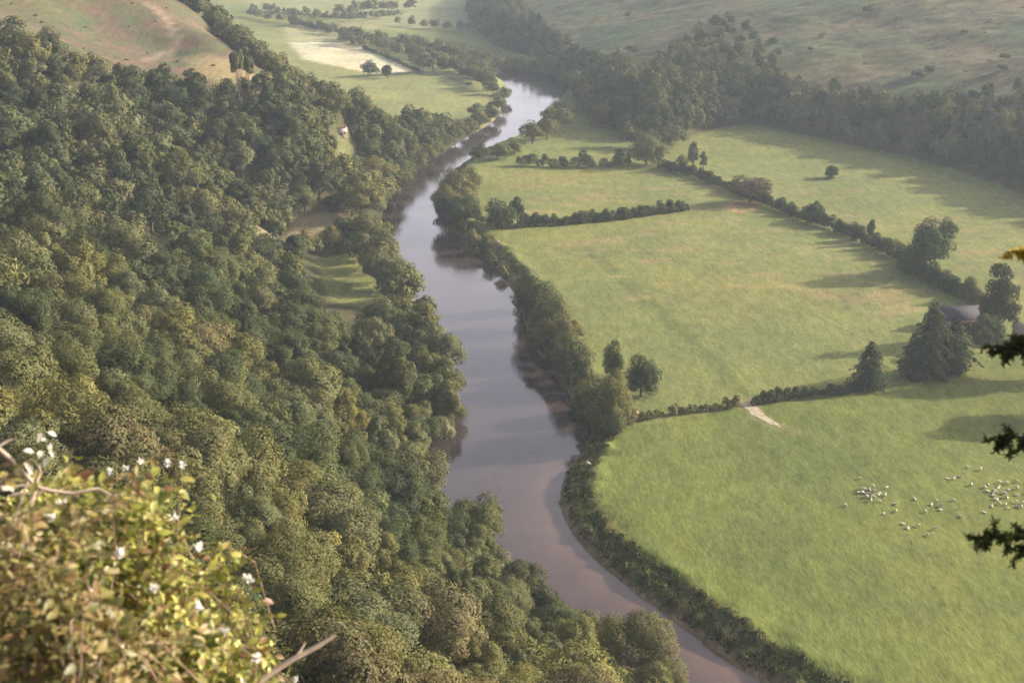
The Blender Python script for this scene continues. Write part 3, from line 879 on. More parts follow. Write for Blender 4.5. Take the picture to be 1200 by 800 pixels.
# ------------------------------------------------------------------ hedges and scrub
def hedge(name, pts, step, r, hvar, tint, label, cat='hedge', group=None, leaf=.5, gaps=0.0, zoff=0.0, dens=95):
    g = np.random.default_rng(abs(hash(str(pts[0]))) % 99991 if False else int(pts[0][0] * 7 + pts[0][1] * 13))
    P = np.array([W(*q)[:2] for q in pts])
    S = np.r_[0, np.cumsum(np.linalg.norm(np.diff(P, axis=0), axis=1))]
    cs, rs = [], []
    for s in np.arange(0, S[-1], step):
        if g.random() < gaps: continue
        x = np.interp(s, S, P[:, 0]) + g.normal() * .35 * r; y = np.interp(s, S, P[:, 1]) + g.normal() * .35 * r
        rr = r * g.uniform(.65, 1.0 + hvar); hgt = rr * g.uniform(.6, 1.1)
        cs.append((x, y, float(zat(x, y)) + hgt)); rs.append(rr)
        if hvar > .3 and g.random() < .5: cs.append((x + g.normal() * .3, y + g.normal() * .3, float(zat(x, y)) + hgt + rr * .9)); rs.append(rr * .7)
    cs = np.array(cs); rs = np.array(rs)
    base = np.array([P[0][0], P[0][1], float(zat(*P[0]))])
    # leaves per lobe, only neighbours matter
    vv, ff, nv, off = [], [], [], 0
    for c, rr in zip(cs, rs):
        k = int(dens * rr * rr / (leaf / .5) ** 2)
        u = unit(g.normal(size=(k, 3))); u[:, 2] = np.where(u[:, 2] < -.6, -u[:, 2], u[:, 2])
        p = c + u * rr * g.uniform(.7, 1.08, (k, 1))
        v, f, nr = leaves_at(p, u + [0, 0, .2], np.full(k, leaf), g)
        nv.append(nr); vv.append(v); ff.append(f + off); off += len(v)
    me = mesh_np(name, np.vstack(vv) - base, np.vstack(ff), [LEAF], True, np.vstack(nv))
    o = obj(name, me, None, base); o.color = (*PAL[tint], 1)
    return tag(o, label, cat, group)

hedge('hedge', [(610,266),(660,264),(720,258),(770,252),(806,247)], 0.75, 1.55, .6, 'dark green', 'long straight dark hedge running right from the twin trees')
hedge('hedge', [(608,194),(640,196),(690,197),(732,196)], 3.6, 2.7, .35, 'dark green', 'short hedge of separate rounded bushes left of the big round tree', leaf=.6, dens=110)
hedge('hedge', [(770,196),(815,208),(850,222),(886,238),(910,246),(940,258),(975,270),(1010,284),(1040,298),(1070,316),(1100,336),(1135,352)], 1.0, 1.5, .8, 'dark green', 'uneven diagonal hedge crossing between the fields down to the barn', gaps=.12)
hedge('hedge', [(1060,318),(1090,330),(1120,345),(1145,358)], 1.4, 2.3, .6, 'mid green', 'overgrown thicket joining the big hedge tree to the barn')
hedge('hedge', [(720,500),(750,494),(790,488),(830,482),(866,478)], 1.1, 1.0, .6, 'olive green', 'low scrubby hedge from the river corner to the pale gateway', gaps=.15)
hedge('hedge', [(884,476),(920,470),(960,465),(1000,460),(1012,458)], 1.0, 1.1, .5, 'dark green', 'low hedge from the pale gateway to the lone conifer')
hedge('hedge', [(425,58),(448,66),(470,76),(492,86)], 2, 1.5, .3, 'dark green', 'thin dark hedge along the stubble field edge', leaf=.8)
hedge('hedge', [(560,260),(590,268),(612,268)], 1.5, 1.6, .4, 'dark green', 'dark scrub at the foot of the twin trees')
for a, b in [((300,16),(400,22)), ((400,22),(470,18)), ((340,29),(400,40))]:
    hedge('hedge', [a, b], 3, 2.0, .4, 'dark green', {300: 'far dark hedge left in the hazy top fields', 400: 'far dark hedge right in the hazy top fields', 340: 'far hedge above the stubble field'}[a[0]], leaf=1.0)
# scrub on the bracken hill and along the near bank, each shrub a copy
def shrub_mesh(seed, n=420, leaf=.34):
    g = np.random.default_rng(seed); k = 9
    u = unit(g.normal(size=(k, 3))); u[:, 2] = abs(u[:, 2])
    cs = np.array([0, 0, .6]) + u * g.uniform(.2, .8, (k, 1)) * [1, 1, .7]; rs = g.uniform(.4, .75, k)
    v, f, nr = lobed(g, cs, rs, n, leaf)
    return mesh_np('shrub', v, f, [LEAF], True, nr)
SHR = [shrub_mesh(700 + i) for i in range(5)]
def shrub(name, p, s, tint, label, cat, group, sz=None):
    o = obj(name, random.choice(SHR), None, (p[0], p[1], p[2] - .1 * s)); o.scale = (s, s * random.uniform(.8, 1.2), (sz or s) * random.uniform(.8, 1.2)); o.rotation_euler[2] = random.uniform(0, 6.3)
    k = random.uniform(.85, 1.2); o.color = (*[c * k for c in PAL[tint]], 1)
    return tag(o, label, cat, group)
for px, py, s in [(1078,92,4.2),(1090,86,3),(1016,16,3.4),(1052,26,2.6),(962,45,2.4),(950,60,2.2),(905,52,3.5),(912,66,3),(742,62,4),(708,70,3.5),(720,66,2.5),(1178,70,3),(1175,84,3.4),(1130,40,2),(880,20,2.6),(735,20,3)]:
    shrub('hillside_shrub', W(px, py), s, 'dark green' if s > 2.8 else 'brown tinged', 'dark rounded shrub alone on the open bracken hillside' if s > 2.8 else 'small brown shrub on the open bracken hillside', 'shrub', 'shrubs on the bracken hill')
g = np.random.default_rng(77)
k = 0
while k < 110:
    x, y = W(g.uniform(700, 1199), g.uniform(-5, 100))[:2]
    dd = float(height_full(np.array([x]), np.array([y]))[2][0])
    k += 1
    if dd < 25: continue
    p = (x, y, float(zat(x, y)))
    shrub('bracken_tuft', p, g.uniform(.5, 1.5), ['olive green', 'olive green', 'brown tinged'][k % 3], 'small tuft of bracken scattered on the open hillside', 'bracken', 'bracken tufts on the hillside', .45)
for i_ in range(34):
    px, py = g.uniform(-5, 300), g.uniform(-5, 95)
    p = Wr(px, py)
    if not in_poly(np.array([p[0]]), np.array([p[1]]), CLEAR[0])[0]: continue
    shrub('heath_tuft', p, g.uniform(.4, 1.1), ['brown tinged', 'olive green', 'grey green'][i_ % 3], 'low tuft of scrub dotted over the bald hilltop', 'scrub', 'scrub tufts on the bald hilltop', .7)
# near bank: rough tussocks
bankpts = []
s_ = resample(RB, 400)
for i in range(399):
    m_ = (s_[i] + s_[i + 1]) / 2; t_ = s_[i + 1] - s_[i]; nrm = np.array([t_[1], -t_[0]]) / np.linalg.norm(t_)
    if in_poly(np.array([m_[0] + nrm[0] * 2]), np.array([m_[1] + nrm[1] * 2]), RIVER)[0]: nrm = -nrm
    px, py, _ = proj(np.array([m_[0], m_[1], 1.0]))
    if not (540 < px < 980 and 240 < py < 830): continue
    for q in range(1 if (py > 520 or g.random() < .3) else 0):
        d_ = g.uniform(1.6, 6.5); bankpts.append((m_ + nrm * d_ + g.normal(size=2) * .8, py, d_))
for (xy, py, d_) in bankpts:
    p = (xy[0], xy[1], float(zat(*xy)))
    t_ = ['mid green', 'grey green', 'olive green', 'brown tinged', 'olive green'][int(g.integers(5))]
    shrub('bank_shrub', p, g.uniform(.4, 1.0), t_, f'{t_} scrub tussock on the rough right riverbank', 'shrub', 'scrub tussocks on the right riverbank', g.uniform(.18, .42))

def bank_grass():
    g = np.random.default_rng(19); P, T, Hh = [], [], []
    for i in range(399):
        m_ = (s_[i] + s_[i + 1]) / 2; t_ = s_[i + 1] - s_[i]; L = np.linalg.norm(t_); nrm = np.array([t_[1], -t_[0]]) / L
        if in_poly(np.array([m_[0] + nrm[0] * 2]), np.array([m_[1] + nrm[1] * 2]), RIVER)[0]: nrm = -nrm
        px, py, zc = proj(np.array([m_[0], m_[1], 1.0]))
        if not (480 < px < 1000 and 180 < py < 850): continue
        for q in range(int(L * (5 if py > 480 else 2.2))):
            c = m_ + t_ * g.uniform(-.5, .5) + nrm * g.uniform(1.0, 8.0); k = int(g.integers(10, 26)); r = g.uniform(.25, .8); h = g.uniform(.2, .62)
            xy = c + g.normal(size=(k, 2)) * r
            P.append(np.c_[xy, zat(xy[:, 0], xy[:, 1])]); Hh.append(h * g.uniform(.6, 1.2, k))
            b = np.array([(.13, .148, .045), (.17, .165, .062), (.095, .12, .04), (.20, .175, .09), (.12, .138, .044)][int(g.integers(5))]); T.append(np.tile(b, (k, 1)) * g.uniform(.8, 1.2, (k, 1)))
    P = np.vstack(P); H = np.concatenate(Hh)[:, None]; T = np.vstack(T); m = len(P)
    a = g.uniform(0, 6.28, m); d = np.c_[np.cos(a), np.sin(a), np.zeros(m)] * .16; lean = np.c_[g.normal(size=(m, 2)) * .35, np.ones(m)]
    v = np.stack([P - d, P + d, P + lean * H + d * .35, P + lean * H - d * .35], 1).reshape(-1, 3)
    me = mesh_np('bank_grass', v, np.arange(m * 4).reshape(m, 4), [LEAF_ATTR], True, np.repeat(unit(np.c_[g.normal(size=(m, 2)) * .35, np.ones(m)]), 4, 0))
    ca = me.color_attributes.new('tint', 'FLOAT_COLOR', 'POINT'); ca.data.foreach_set('color', np.c_[np.repeat(T, 4, 0), np.ones(m * 4)].astype(np.float32).ravel())
    tag(obj('bank_grass', me), 'rough grass covering the right riverbank', 'grass', None, 'stuff')
bank_grass()

# ------------------------------------------------------------------ gravel gateway
def strip(name, pts, w, mat, up=.07):
    P = resample(smooth_line(np.array([W(*q)[:2] for q in pts])), 14); vs = []; gg = np.random.default_rng(4)
    for i, p in enumerate(P):
        t = P[min(i + 1, 13)] - P[max(i - 1, 0)]; nrm = np.array([-t[1], t[0]]) / np.linalg.norm(t)
        for s in np.linspace(-1, 1, 5):
            q = p + nrm * w * s * gg.uniform(.7, 1.2) * (1 - .75 * (i / 13) ** 3) + t / np.linalg.norm(t) * gg.normal() * .5; vs.append((q[0], q[1], float(zat(*q)) + up))
    f = [(i * 5 + j, i * 5 + j + 1, i * 5 + j + 6, i * 5 + j + 5) for i in range(13) for j in range(4)]
    tag(obj(name, mesh_np(name, vs, f, [mat], True)), kind='structure')
GRAVEL = mat_plain('pale_gravel', (0.36, 0.30, 0.21), .95, .9, .4, .06)
strip('gravel_track', [(874,474),(884,483),(898,494),(914,502)], 2.0, GRAVEL)

# ------------------------------------------------------------------ buildings
def mat_brick(name, a, b):
    m, nt, out = newmat(name)
    p = N(nt, 'ShaderNodeBsdfPrincipled'); p.inputs['Roughness'].default_value = .9
    tc = N(nt, 'ShaderNodeTexCoord').outputs['Object']
    br = N(nt, 'ShaderNodeTexBrick'); br.inputs['Color1'].default_value = (*a, 1); br.inputs['Color2'].default_value = (*b, 1); br.inputs['Mortar'].default_value = (.35, .3, .25, 1); br.inputs['Scale'].default_value = 2.2
    mp = N(nt, 'ShaderNodeMapping'); mp.inputs['Rotation'].default_value = (R(90), 0, 0); nt.links.new(tc, mp.inputs[0]); nt.links.new(mp.outputs[0], br.inputs['Vector'])
    nt.links.new(br.outputs[0], p.inputs['Base Color']); nt.links.new(p.outputs[0], out.inputs[0])
    return m
BRICK = mat_brick('red_brick', (.30, .13, .10), (.22, .10, .08))
SLATE = mat_plain('slate', (.075, .07, .082), .9, 1.6, .3, .05, spec=.1)
WHITE = mat_plain('white_render', (.78, .76, .70), .8, 1.2, .12)
PINK = mat_plain('pink_render', (.36, .26, .22), .8, 1.2, .2)
TILE = mat_plain('pale_tile', (.34, .27, .23), .8, 1.6, .25, .05)
DARKWOOD = mat_plain('dark_timber', (.06, .045, .035), .8, 3, .3)
GLASS = mat_plain('window_glass', (.03, .035, .04), .08, 2, .2, spec=.6)
FRAME = mat_plain('painted_frame', (.7, .69, .65), .6, 2, .1)
def house(name, p, rz, L, Wd, hw, hr, wm, rm, label, cat, chimney=True, wins=3, bigdoor=False):
    o = empty(name, (p[0], p[1], p[2] - .2), rz); tag(o, label, cat)
    x, y = L / 2, Wd / 2
    v = [(-x,-y,-1),(x,-y,-1),(x,y,-1),(-x,y,-1),(-x,-y,hw),(x,-y,hw),(x,y,hw),(-x,y,hw)]
    mb = MB(); mb.add(v, [(0,1,5,4),(1,2,6,5),(2,3,7,6),(3,0,4,7)])
    for s in (-1, 1):  # gables
        mb.add([(s * x, -y, hw), (s * x, 0, hw + hr), (s * x, 0, hw + hr), (s * x, y, hw)], [(0, 1, 2, 3)])
    obj('wall', mb.mesh('wall', [wm]), o)
    mb = MB(); e = .4; th = .16; k = hr / y
    for s in (-1, 1):
        a = [(-x - e, s * (y + e), hw - e * k), (x + e, s * (y + e), hw - e * k), (x + e, 0, hw + hr), (-x - e, 0, hw + hr)]
        b = [(q[0], q[1], q[2] + th) for q in a]
        mb.add(a + b, [(0,3,2,1),(4,5,6,7),(0,1,5,4),(1,2,6,5),(2,3,7,6),(3,0,4,7)])
    rf = obj('roof', mb.mesh('roof', [rm]), o)
    if chimney:
        mb = MB(); mb.box(x - 1.1, x - .3, -.4, .4, hw + hr - .6, hw + hr + 1.2); mb.box(x - 1.2, x - .2, -.5, .5, hw + hr + 1.2, hw + hr + 1.35); obj('chimney', mb.mesh('chimney', [BRICK]), rf)
    for side in (-1, 1):
        yy_ = side * y
        for i in range(wins):
            cx = -x + (i + .5) * L / wins
            if i == wins // 2:
                w_ = 1.6 if bigdoor else .5; hh = 2.9 if bigdoor else 2.1
                mb = MB(); mb.box(cx - w_, cx + w_, min(yy_, yy_ + side * .06), max(yy_, yy_ + side * .06), 0.1, min(hh, hw - .2)); obj('door', mb.mesh('door', [DARKWOOD]), o)
                continue
            mb = MB()
            zb = hw * .42; zt = hw * .42 + 1.2
            for (a0, a1, b0, b1) in ((cx - .62, cx + .62, zt, zt + .1), (cx - .62, cx + .62, zb - .1, zb), (cx - .62, cx - .52, zb, zt), (cx + .52, cx + .62, zb, zt), (cx - .03, cx + .03, zb, zt)):
                mb.box(a0, a1, min(yy_, yy_ + side * .09), max(yy_, yy_ + side * .09), b0, b1)
            wf = obj('window', mb.mesh('window', [FRAME]), o)
            mb = MB(); mb.box(cx - .52, cx + .52, min(yy_, yy_ + side * .04), max(yy_, yy_ + side * .04), zb, zt); obj('pane', mb.mesh('pane', [GLASS]), wf)
    return o
house('stone_barn', W(1124, 384), R(4), 14.5, 8.5, 4.2, 3.2, BRICK, SLATE, 'low brick barn with a grey slate roof among dark trees at the field corner', 'barn', False, 5, True)
house('brick_cottage', W(1206, 402), R(-8), 10, 7, 4.2, 2.6, PINK, TILE, 'pinkish cottage half hidden at the right edge behind dark branches', 'cottage')
house('white_cottage', W(399, 194), R(62), 4.4, 3.6, 2.6, 1.5, WHITE, SLATE, 'small bright white cottage peeping from the wood above the left bank', 'cottage')
house('hill_cottage', W(400, 157) - np.array([0, 0, .9]), R(8), 5.2, 4, 1.8, 1.8, PINK, TILE, 'pale roofed cottage at the top of the small clearing in the wood', 'cottage')

# ------------------------------------------------------------------ sheep
FLEECE = mat_plain('fleece', (.50, .46, .37), .95, 9, .22, .03)
FACE = mat_plain('sheep_face', (.34, .30, .25), .9, 9, .2)
def sheep_mesh(seed, pose):
    g = np.random.default_rng(seed); bm = bmesh.new(); lay = bm.verts.layers.skin.verify()
    low = .0 if pose != 'lying' else -.36
    P = {'pelvis': (-.38, 0, .68, .24), 'mid': (0, 0, .66, .29), 'chest': (.34, 0, .68, .24)}
    if pose == 'grazing': P.update(neck=(.58, 0, .56, .13), head=(.74, 0, .34, .09), nose=(.84, 0, .16, .055))
    else: P.update(neck=(.56, 0, .86, .13), head=(.68, 0, 1.02, .10), nose=(.86, 0, .94, .06))
    vs = {}
    for k, (x, y, z, r) in P.items():
        vs[k] = bm.verts.new((x, y, z + low)); vs[k][lay].radius = (r, r * (.92 if k in ('pelvis', 'mid', 'chest') else 1))
    E = [('pelvis', 'mid'), ('mid', 'chest'), ('chest', 'neck'), ('neck', 'head'), ('head', 'nose')]
    for a, b in E: bm.edges.new((vs[a], vs[b]))
    vs['tail'] = bm.verts.new((-.64, 0, .62 + low)); vs['tail'][lay].radius = (.06, .06); bm.edges.new((vs['pelvis'], vs['tail']))
    for s in (-1, 1):
        e = bm.verts.new((vs['head'].co.x - .05, s * .17, vs['head'].co.z + .03)); e[lay].radius = (.03, .03); bm.edges.new((vs['head'], e))
        for root, x in (('pelvis', -.42), ('chest', .36)):
            if pose == 'lying':
                pts = [(x, s * .22, .24, .09), (x + .22, s * .26, .06, .045)]
            else:
                bx = -.05 if root == 'pelvis' else .02
                pts = [(x, s * .15, .44, .085), (x + bx, s * .15, .24, .045), (x - bx * .3, s * .15, .02, .04)]
            prev = vs[root]
            for (a, b, c, r) in pts:
                q = bm.verts.new((a, b, c)); q[lay].radius = (r, r); bm.edges.new((prev, q)); prev = q
    me = bpy.data.meshes.new('sheep_skeleton'); bm.to_mesh(me); bm.free()
    o = bpy.data.objects.new('sheep_tmp', me); COL.objects.link(o)
    o.modifiers.new('s', 'SKIN'); o.modifiers['s'].use_smooth_shade = True
    o.data.skin_vertices[0].data[0].use_root = True
    o.modifiers.new('u', 'SUBSURF').levels = 2
    dg = bpy.context.evaluated_depsgraph_get()
    m2 = bpy.data.meshes.new_from_object(o.evaluated_get(dg)); m2.name = 'sheep'
    bpy.data.objects.remove(o); bpy.data.meshes.remove(me)
    co = np.empty(len(m2.vertices) * 3); m2.vertices.foreach_get('co', co); co = co.reshape(-1, 3)
    body = (co[:, 2] > .36 + low) & (co[:, 0] < .58)
    nz = np.array([math.sin(a * 31) * math.sin(b * 29) * math.sin(c * 27) for a, b, c in co])
    cen = np.array([0, 0, .66 + low]); out = unit(co - cen)
    co[body] += (out * (nz * .03)[:, None])[body]
    m2.vertices.foreach_set('co', co.ravel().astype(np.float32))
    m2.materials.clear(); m2.materials.append(FLEECE); m2.materials.append(FACE)
    for p in m2.polygons:
        c = p.center; p.material_index = 1 if (c.x > .60 or c.z < .34 + min(low, 0)) and pose != 'lying' or (pose == 'lying' and c.x > .6) else 0
    m2.update()
    return m2
SHEEP = [('grazing', sheep_mesh(1, 'grazing')), ('standing', sheep_mesh(2, 'standing')), ('lying', sheep_mesh(3, 'lying')), ('grazing', sheep_mesh(4, 'grazing'))]
# positions read off in fifths of a pixel from (960, 520)
left_flock = [(232,290),(245,280),(258,300),(262,285),(275,312),(280,322),(290,278),(300,298),(292,290),(318,268),(322,290),(310,325),(318,332),(303,338),(345,318),(350,308),(348,345),(385,322),(270,302),(250,295)]
right_flock = [(968,265),(985,288),(990,247),(970,275),(1025,300),(1032,292),(1015,315),(1028,330),(1040,338),(1055,245),(1053,265),(1095,250),(1090,300),(1088,315),(1100,328),(1065,310),(1104,285),(1045,282),(1020,322),(1075,300)]
right_loose = [(1158,232),(1160,280),(1155,307),(1052,368),(1092,370),(1157,355),(1155,382),(1185,382),(1195,355),(1010,380),(965,420),(1100,400),(1218,300),(1225,330),(1212,365),(1230,250)]
mid = [(750,215),(787,225),(822,200),(865,155),(892,245),(945,168),(558,342),(655,362),(688,345),(715,372),(710,397),(620,405),(785,338),(820,390),(828,432)]
lone = [(232,215,'sheep grazing alone above the left cluster'),(392,275,'sheep just right of the top of the left cluster'),(152,382,'sheep grazing alone furthest towards the river'),(440,370,'upper sheep of the two below the left cluster'),(450,400,'lower sheep of the two below the left cluster'),
        (376,432,'lone sheep below the middle of the left cluster'),(490,472,'upper left sheep of the close pair low in the meadow'),(518,502,'lower sheep of the close pair low in the meadow'),(580,492,'bright white sheep right of the low close pair'),(636,550,'sheep lowest in the meadow'),(678,517,'dull sheep right of the lowest ones in the meadow')]
def sheep(i, u, v, label, group):
    p = W(960 + u / 5, 520 + v / 5); pose, me = SHEEP[i % 4 if i % 7 else 2]
    o = obj('sheep', me, None, (p[0], p[1], p[2] - .02)); o.rotation_euler[2] = random.uniform(0, 6.28); s = random.uniform(.8, 1.0); o.scale = (s, s, s)
    tag(o, label.replace('{}', pose), 'sheep', group)
i = 0
for lst, lab, grp in ((left_flock, '{} white sheep packed in the left cluster of the flock', 'sheep in the left cluster'), (right_flock, '{} white sheep packed in the cluster near the right edge', 'sheep in the right cluster'),
                 (right_loose, '{} white sheep loose around the cluster near the right edge', 'sheep around the right cluster'), (mid, '{} white sheep scattered between the two clusters', 'sheep between the clusters')):
    for u, v in lst: sheep(i, u, v, lab, grp); i += 1
for u, v, l in lone: sheep(i, u, v, 'white ' + l, 'sheep apart from the clusters'); i += 1
for px, py, l in [(583,288,'lone white sheep near the river end of the middle meadow'), (746,488,'lone white sheep by the hedge near the upright dark tree'), (689,547,'white sheep at the bank edge of the near meadow')]:
    p = W(px, py); o = obj('sheep', SHEEP[0][1], None, (p[0], p[1], p[2])); o.scale = (1.5,) * 3; o.rotation_euler[2] = random.uniform(0, 6); tag(o, l, 'sheep', 'sheep apart from the clusters')

# ------------------------------------------------------------------ bramble thicket in front of the camera
def leaf_shape(nseg=4):
    """one folded leaf, length 1 along x; returns verts, quads"""
    t = np.linspace(0, 1, nseg + 1); w = .27 * np.sin(np.pi * t ** .8) ** .8
    v = []
    for a, b in zip(t, w):
        droop = -.18 * a * a
        v += [(a, b + .006, droop + b * .35), (a, 0, droop), (a, -b - .006, droop + b * .35)]
    f = []
    for i in range(nseg):
        f += [(i * 3, i * 3 + 3, i * 3 + 4, i * 3 + 1), (i * 3 + 1, i * 3 + 4, i * 3 + 5, i * 3 + 2)]
    return np.array(v), np.array(f)
LV, LF = leaf_shape(3)
def leaf_cloud(P, D, U, s, g, wf=1.0):
    """P origins, D pointing directions, U up directions"""
    D = unit(D); S = unit(np.cross(U, D)); U = np.cross(D, S)
    v = P[:, None, :] + s[:, None, None] * (LV[None, :, 0:1] * D[:, None] + wf * LV[None, :, 1:2] * S[:, None] + LV[None, :, 2:3] * U[:, None])
    m = len(P)
    return v.reshape(-1, 3), (LF[None] + (np.arange(m) * len(LV))[:, None, None]).reshape(-1, 4)

def mat_bramble(name, stops, transl=.35):
    m, nt, out = newmat(name)
    geo = N(nt, 'ShaderNodeNewGeometry')
    r_ = N(nt, 'ShaderNodeValToRGB'); r_.color_ramp.interpolation = 'LINEAR'
    els = r_.color_ramp.elements
    while len(els) < len(stops): els.new(.5)
    for e, (p, c) in zip(els, stops): e.position = p; e.color = (*c, 1)
    nz = noise(nt, geo.outputs['Position'], 2.2, 2)
    ad = N(nt, 'ShaderNodeMath', operation='MULTIPLY_ADD'); nt.links.new(nz, ad.inputs[0]); ad.inputs[1].default_value = 1.0
    sb = N(nt, 'ShaderNodeMath', operation='SUBTRACT'); nt.links.new(geo.outputs['Random Per Island'], sb.inputs[0]); sb.inputs[1].default_value = .5
    nt.links.new(sb.outputs[0], ad.inputs[2]); nt.links.new(ad.outputs[0], r_.inputs[0])
    p = N(nt, 'ShaderNodeBsdfPrincipled'); p.inputs['Roughness'].default_value = .45; p.inputs['Specular IOR Level'].default_value = .4
    t = N(nt, 'ShaderNodeBsdfTranslucent'); nt.links.new(r_.outputs[0], p.inputs['Base Color']); nt.links.new(r_.outputs[0], t.inputs[0])
    mx = N(nt, 'ShaderNodeMixShader'); mx.inputs[0].default_value = transl
    nt.links.new(p.outputs[0], mx.inputs[1]); nt.links.new(t.outputs[0], mx.inputs[2]); nt.links.new(mx.outputs[0], out.inputs[0])
    return m
BR_GREEN = mat_bramble('bramble_leaf', [(0, (.08, .10, .02)), (.3, (.19, .21, .04)), (.5, (.33, .33, .065)), (.70, (.46, .44, .11)), (.86, (.33, .27, .09)), (1, (.20, .10, .05))])
BR_DRY = mat_bramble('dry_bracken', [(0, (.08, .09, .025)), (.3, (.17, .16, .045)), (.5, (.27, .23, .075)), (.7, (.25, .19, .07)), (.85, (.21, .12, .055)), (1, (.40, .35, .17))])
BR_PALE = mat_bramble('pale_leaf', [(0, (.5, .46, .36)), (.5, (.62, .58, .48)), (1, (.75, .72, .62))])
STEM = mat_plain('bramble_stem', (.30, .20, .14), .7, 20, .4)
STEM_PALE = mat_plain('dead_stem', (.46, .36, .29), .8, 20, .3)
FLUFF = mat_plain('seed_fluff', (.80, .78, .72), .9, 30, .1)

def px_pt(px, py, D): return PD(px, py, D)
# the thicket's outline in the photograph gives the top of each column; it stands 3.6 to 6.2 m away
TOP = [(-60,545),(0,566),(60,578),(110,570),(150,588),(180,612),(210,655),(245,688),(268,730),(282,775),(295,840)]
def thicket(name, label, xr, depth, nst, lpt, mat, stem_mat, seed, dens_top, leaf=(.035, .07), big=()):
    g = np.random.default_rng(seed)
    base = px_pt((xr[0] + xr[1]) / 2, 860, depth[0] + .3)
    o = empty(name, base); tag(o, label, 'bush', None)
    smb = MB(); LP, LD, LU, LS = [], [], [], []
    for i in range(nst):
        px = g.uniform(*xr); ty = np.interp(px, [a for a, _ in TOP], [b for _, b in TOP])
        D = g.uniform(*depth)
        top = px_pt(px + g.normal() * 11, ty + g.uniform(0, 1) ** dens_top * (860 - ty) + g.uniform(0, 25), D)
        root = top + np.array([g.normal() * .25, g.normal() * .2, -g.uniform(.5, 1.0)])
        mid = (root + top) / 2 + g.normal(size=3) * .10 + [0, 0, .1]
        lean = np.array([g.normal() * .09, g.normal() * .15, g.uniform(-.10, .06)])
        pts = np.array([root, mid, top, top + lean]); pts = smooth_line(pts, 1)
        smb.tube(pts, np.linspace(.0024, .0008, len(pts)), 4)
        k = lpt; t = g.uniform(.35, 1, k)
        s = t * (len(pts) - 1); a = np.minimum(s.astype(int), len(pts) - 2); fr = (s - a)[:, None]
        p = pts[a] * (1 - fr) + pts[a + 1] * fr
        d = g.normal(size=(k, 3)) * [1, 1, .5]; d = unit(d)
        LP.append(p + d * g.uniform(.0, .05, (k, 1))); LD.append(d); LU.append(unit(np.c_[g.normal(size=(k, 2)) * .9 + [.25, -.1], np.ones(k)])); LS.append(g.uniform(*leaf, k))
    for (cx, cy, sx_, sy_, D, k, l0, l1) in big:
        for _ in range(k):
            LP.append(px_pt(cx + g.normal() * sx_, cy + g.normal() * sy_, D + g.normal() * .08)[None]); LD.append(unit(g.normal(size=(1, 3)) * [1, .6, .6])); LU.append(unit(np.array([[g.normal() * .5 + .3, g.normal() * .3 - .5, 1.]]))); LS.append(g.uniform(l0, l1, 1))
    v, f = leaf_cloud(np.vstack(LP), np.vstack(LD), np.vstack(LU), np.concatenate(LS), g)
    me = mesh_np('leaves', v - base, f, [mat], True); obj('leaves', me, o)
    smb.v = [q - base for q in smb.v]
    obj('stems', smb.mesh('stems', [stem_mat], True), o)
    return o, base
def fluff(parent, base, spots, seed, r=.015):
    g = np.random.default_rng(seed)
    for px, py, D in spots:
        c = px_pt(px, py, D); mb = MB()
        for _ in range(26):
            d = unit(g.normal(size=3)) * r * g.uniform(.7, 1.3)
            mb.tube([c, c + d * .6, c + d + [0, 0, .004]], [.0022, .0028, .0012], 4)
        mb.v = [q - base for q in mb.v]
        obj('seed_head', mb.mesh('seed_head', [FLUFF], True), parent)
o1, b1 = thicket('bramble_bush', 'yellow green bramble bush with white seed heads spilling down the thicket edge', (0, 292), (4.2, 5.6), 470, 58, BR_GREEN, STEM, 21, 1.2, (.016, .044), [(92,566,22,8,4.9,34,.04,.07),(185,572,16,9,5.0,26,.035,.06),(272,662,16,10,4.9,30,.025,.048),(296,700,9,14,4.8,14,.025,.045),(150,600,40,20,4.6,40,.03,.06)])
fluff(o1, b1, [(165,541,5.6),(196,543,5.4),(213,545,5.4),(147,549,5.6),(128,553,5.6),(292,679,4.3),(288,679,4.3),(232,642,4.4),(233,711,4.2),(203,608,4.4),(200,632,5.3),(72,589,4.2),(60,606,4.0),(140,650,4.0),(110,690,3.9),(262,740,4.2),(180,690,4.1),(283,800,4.7),(345,797,5.0),(300,772,4.2),(235,716,4.8)], 5)
o2, b2 = thicket('dry_bracken_bush', 'reddish brown dry bracken and stems filling the bottom left corner', (-70, 130), (3.5, 4.6), 210, 60, BR_DRY, STEM, 33, .7, (.014, .042))
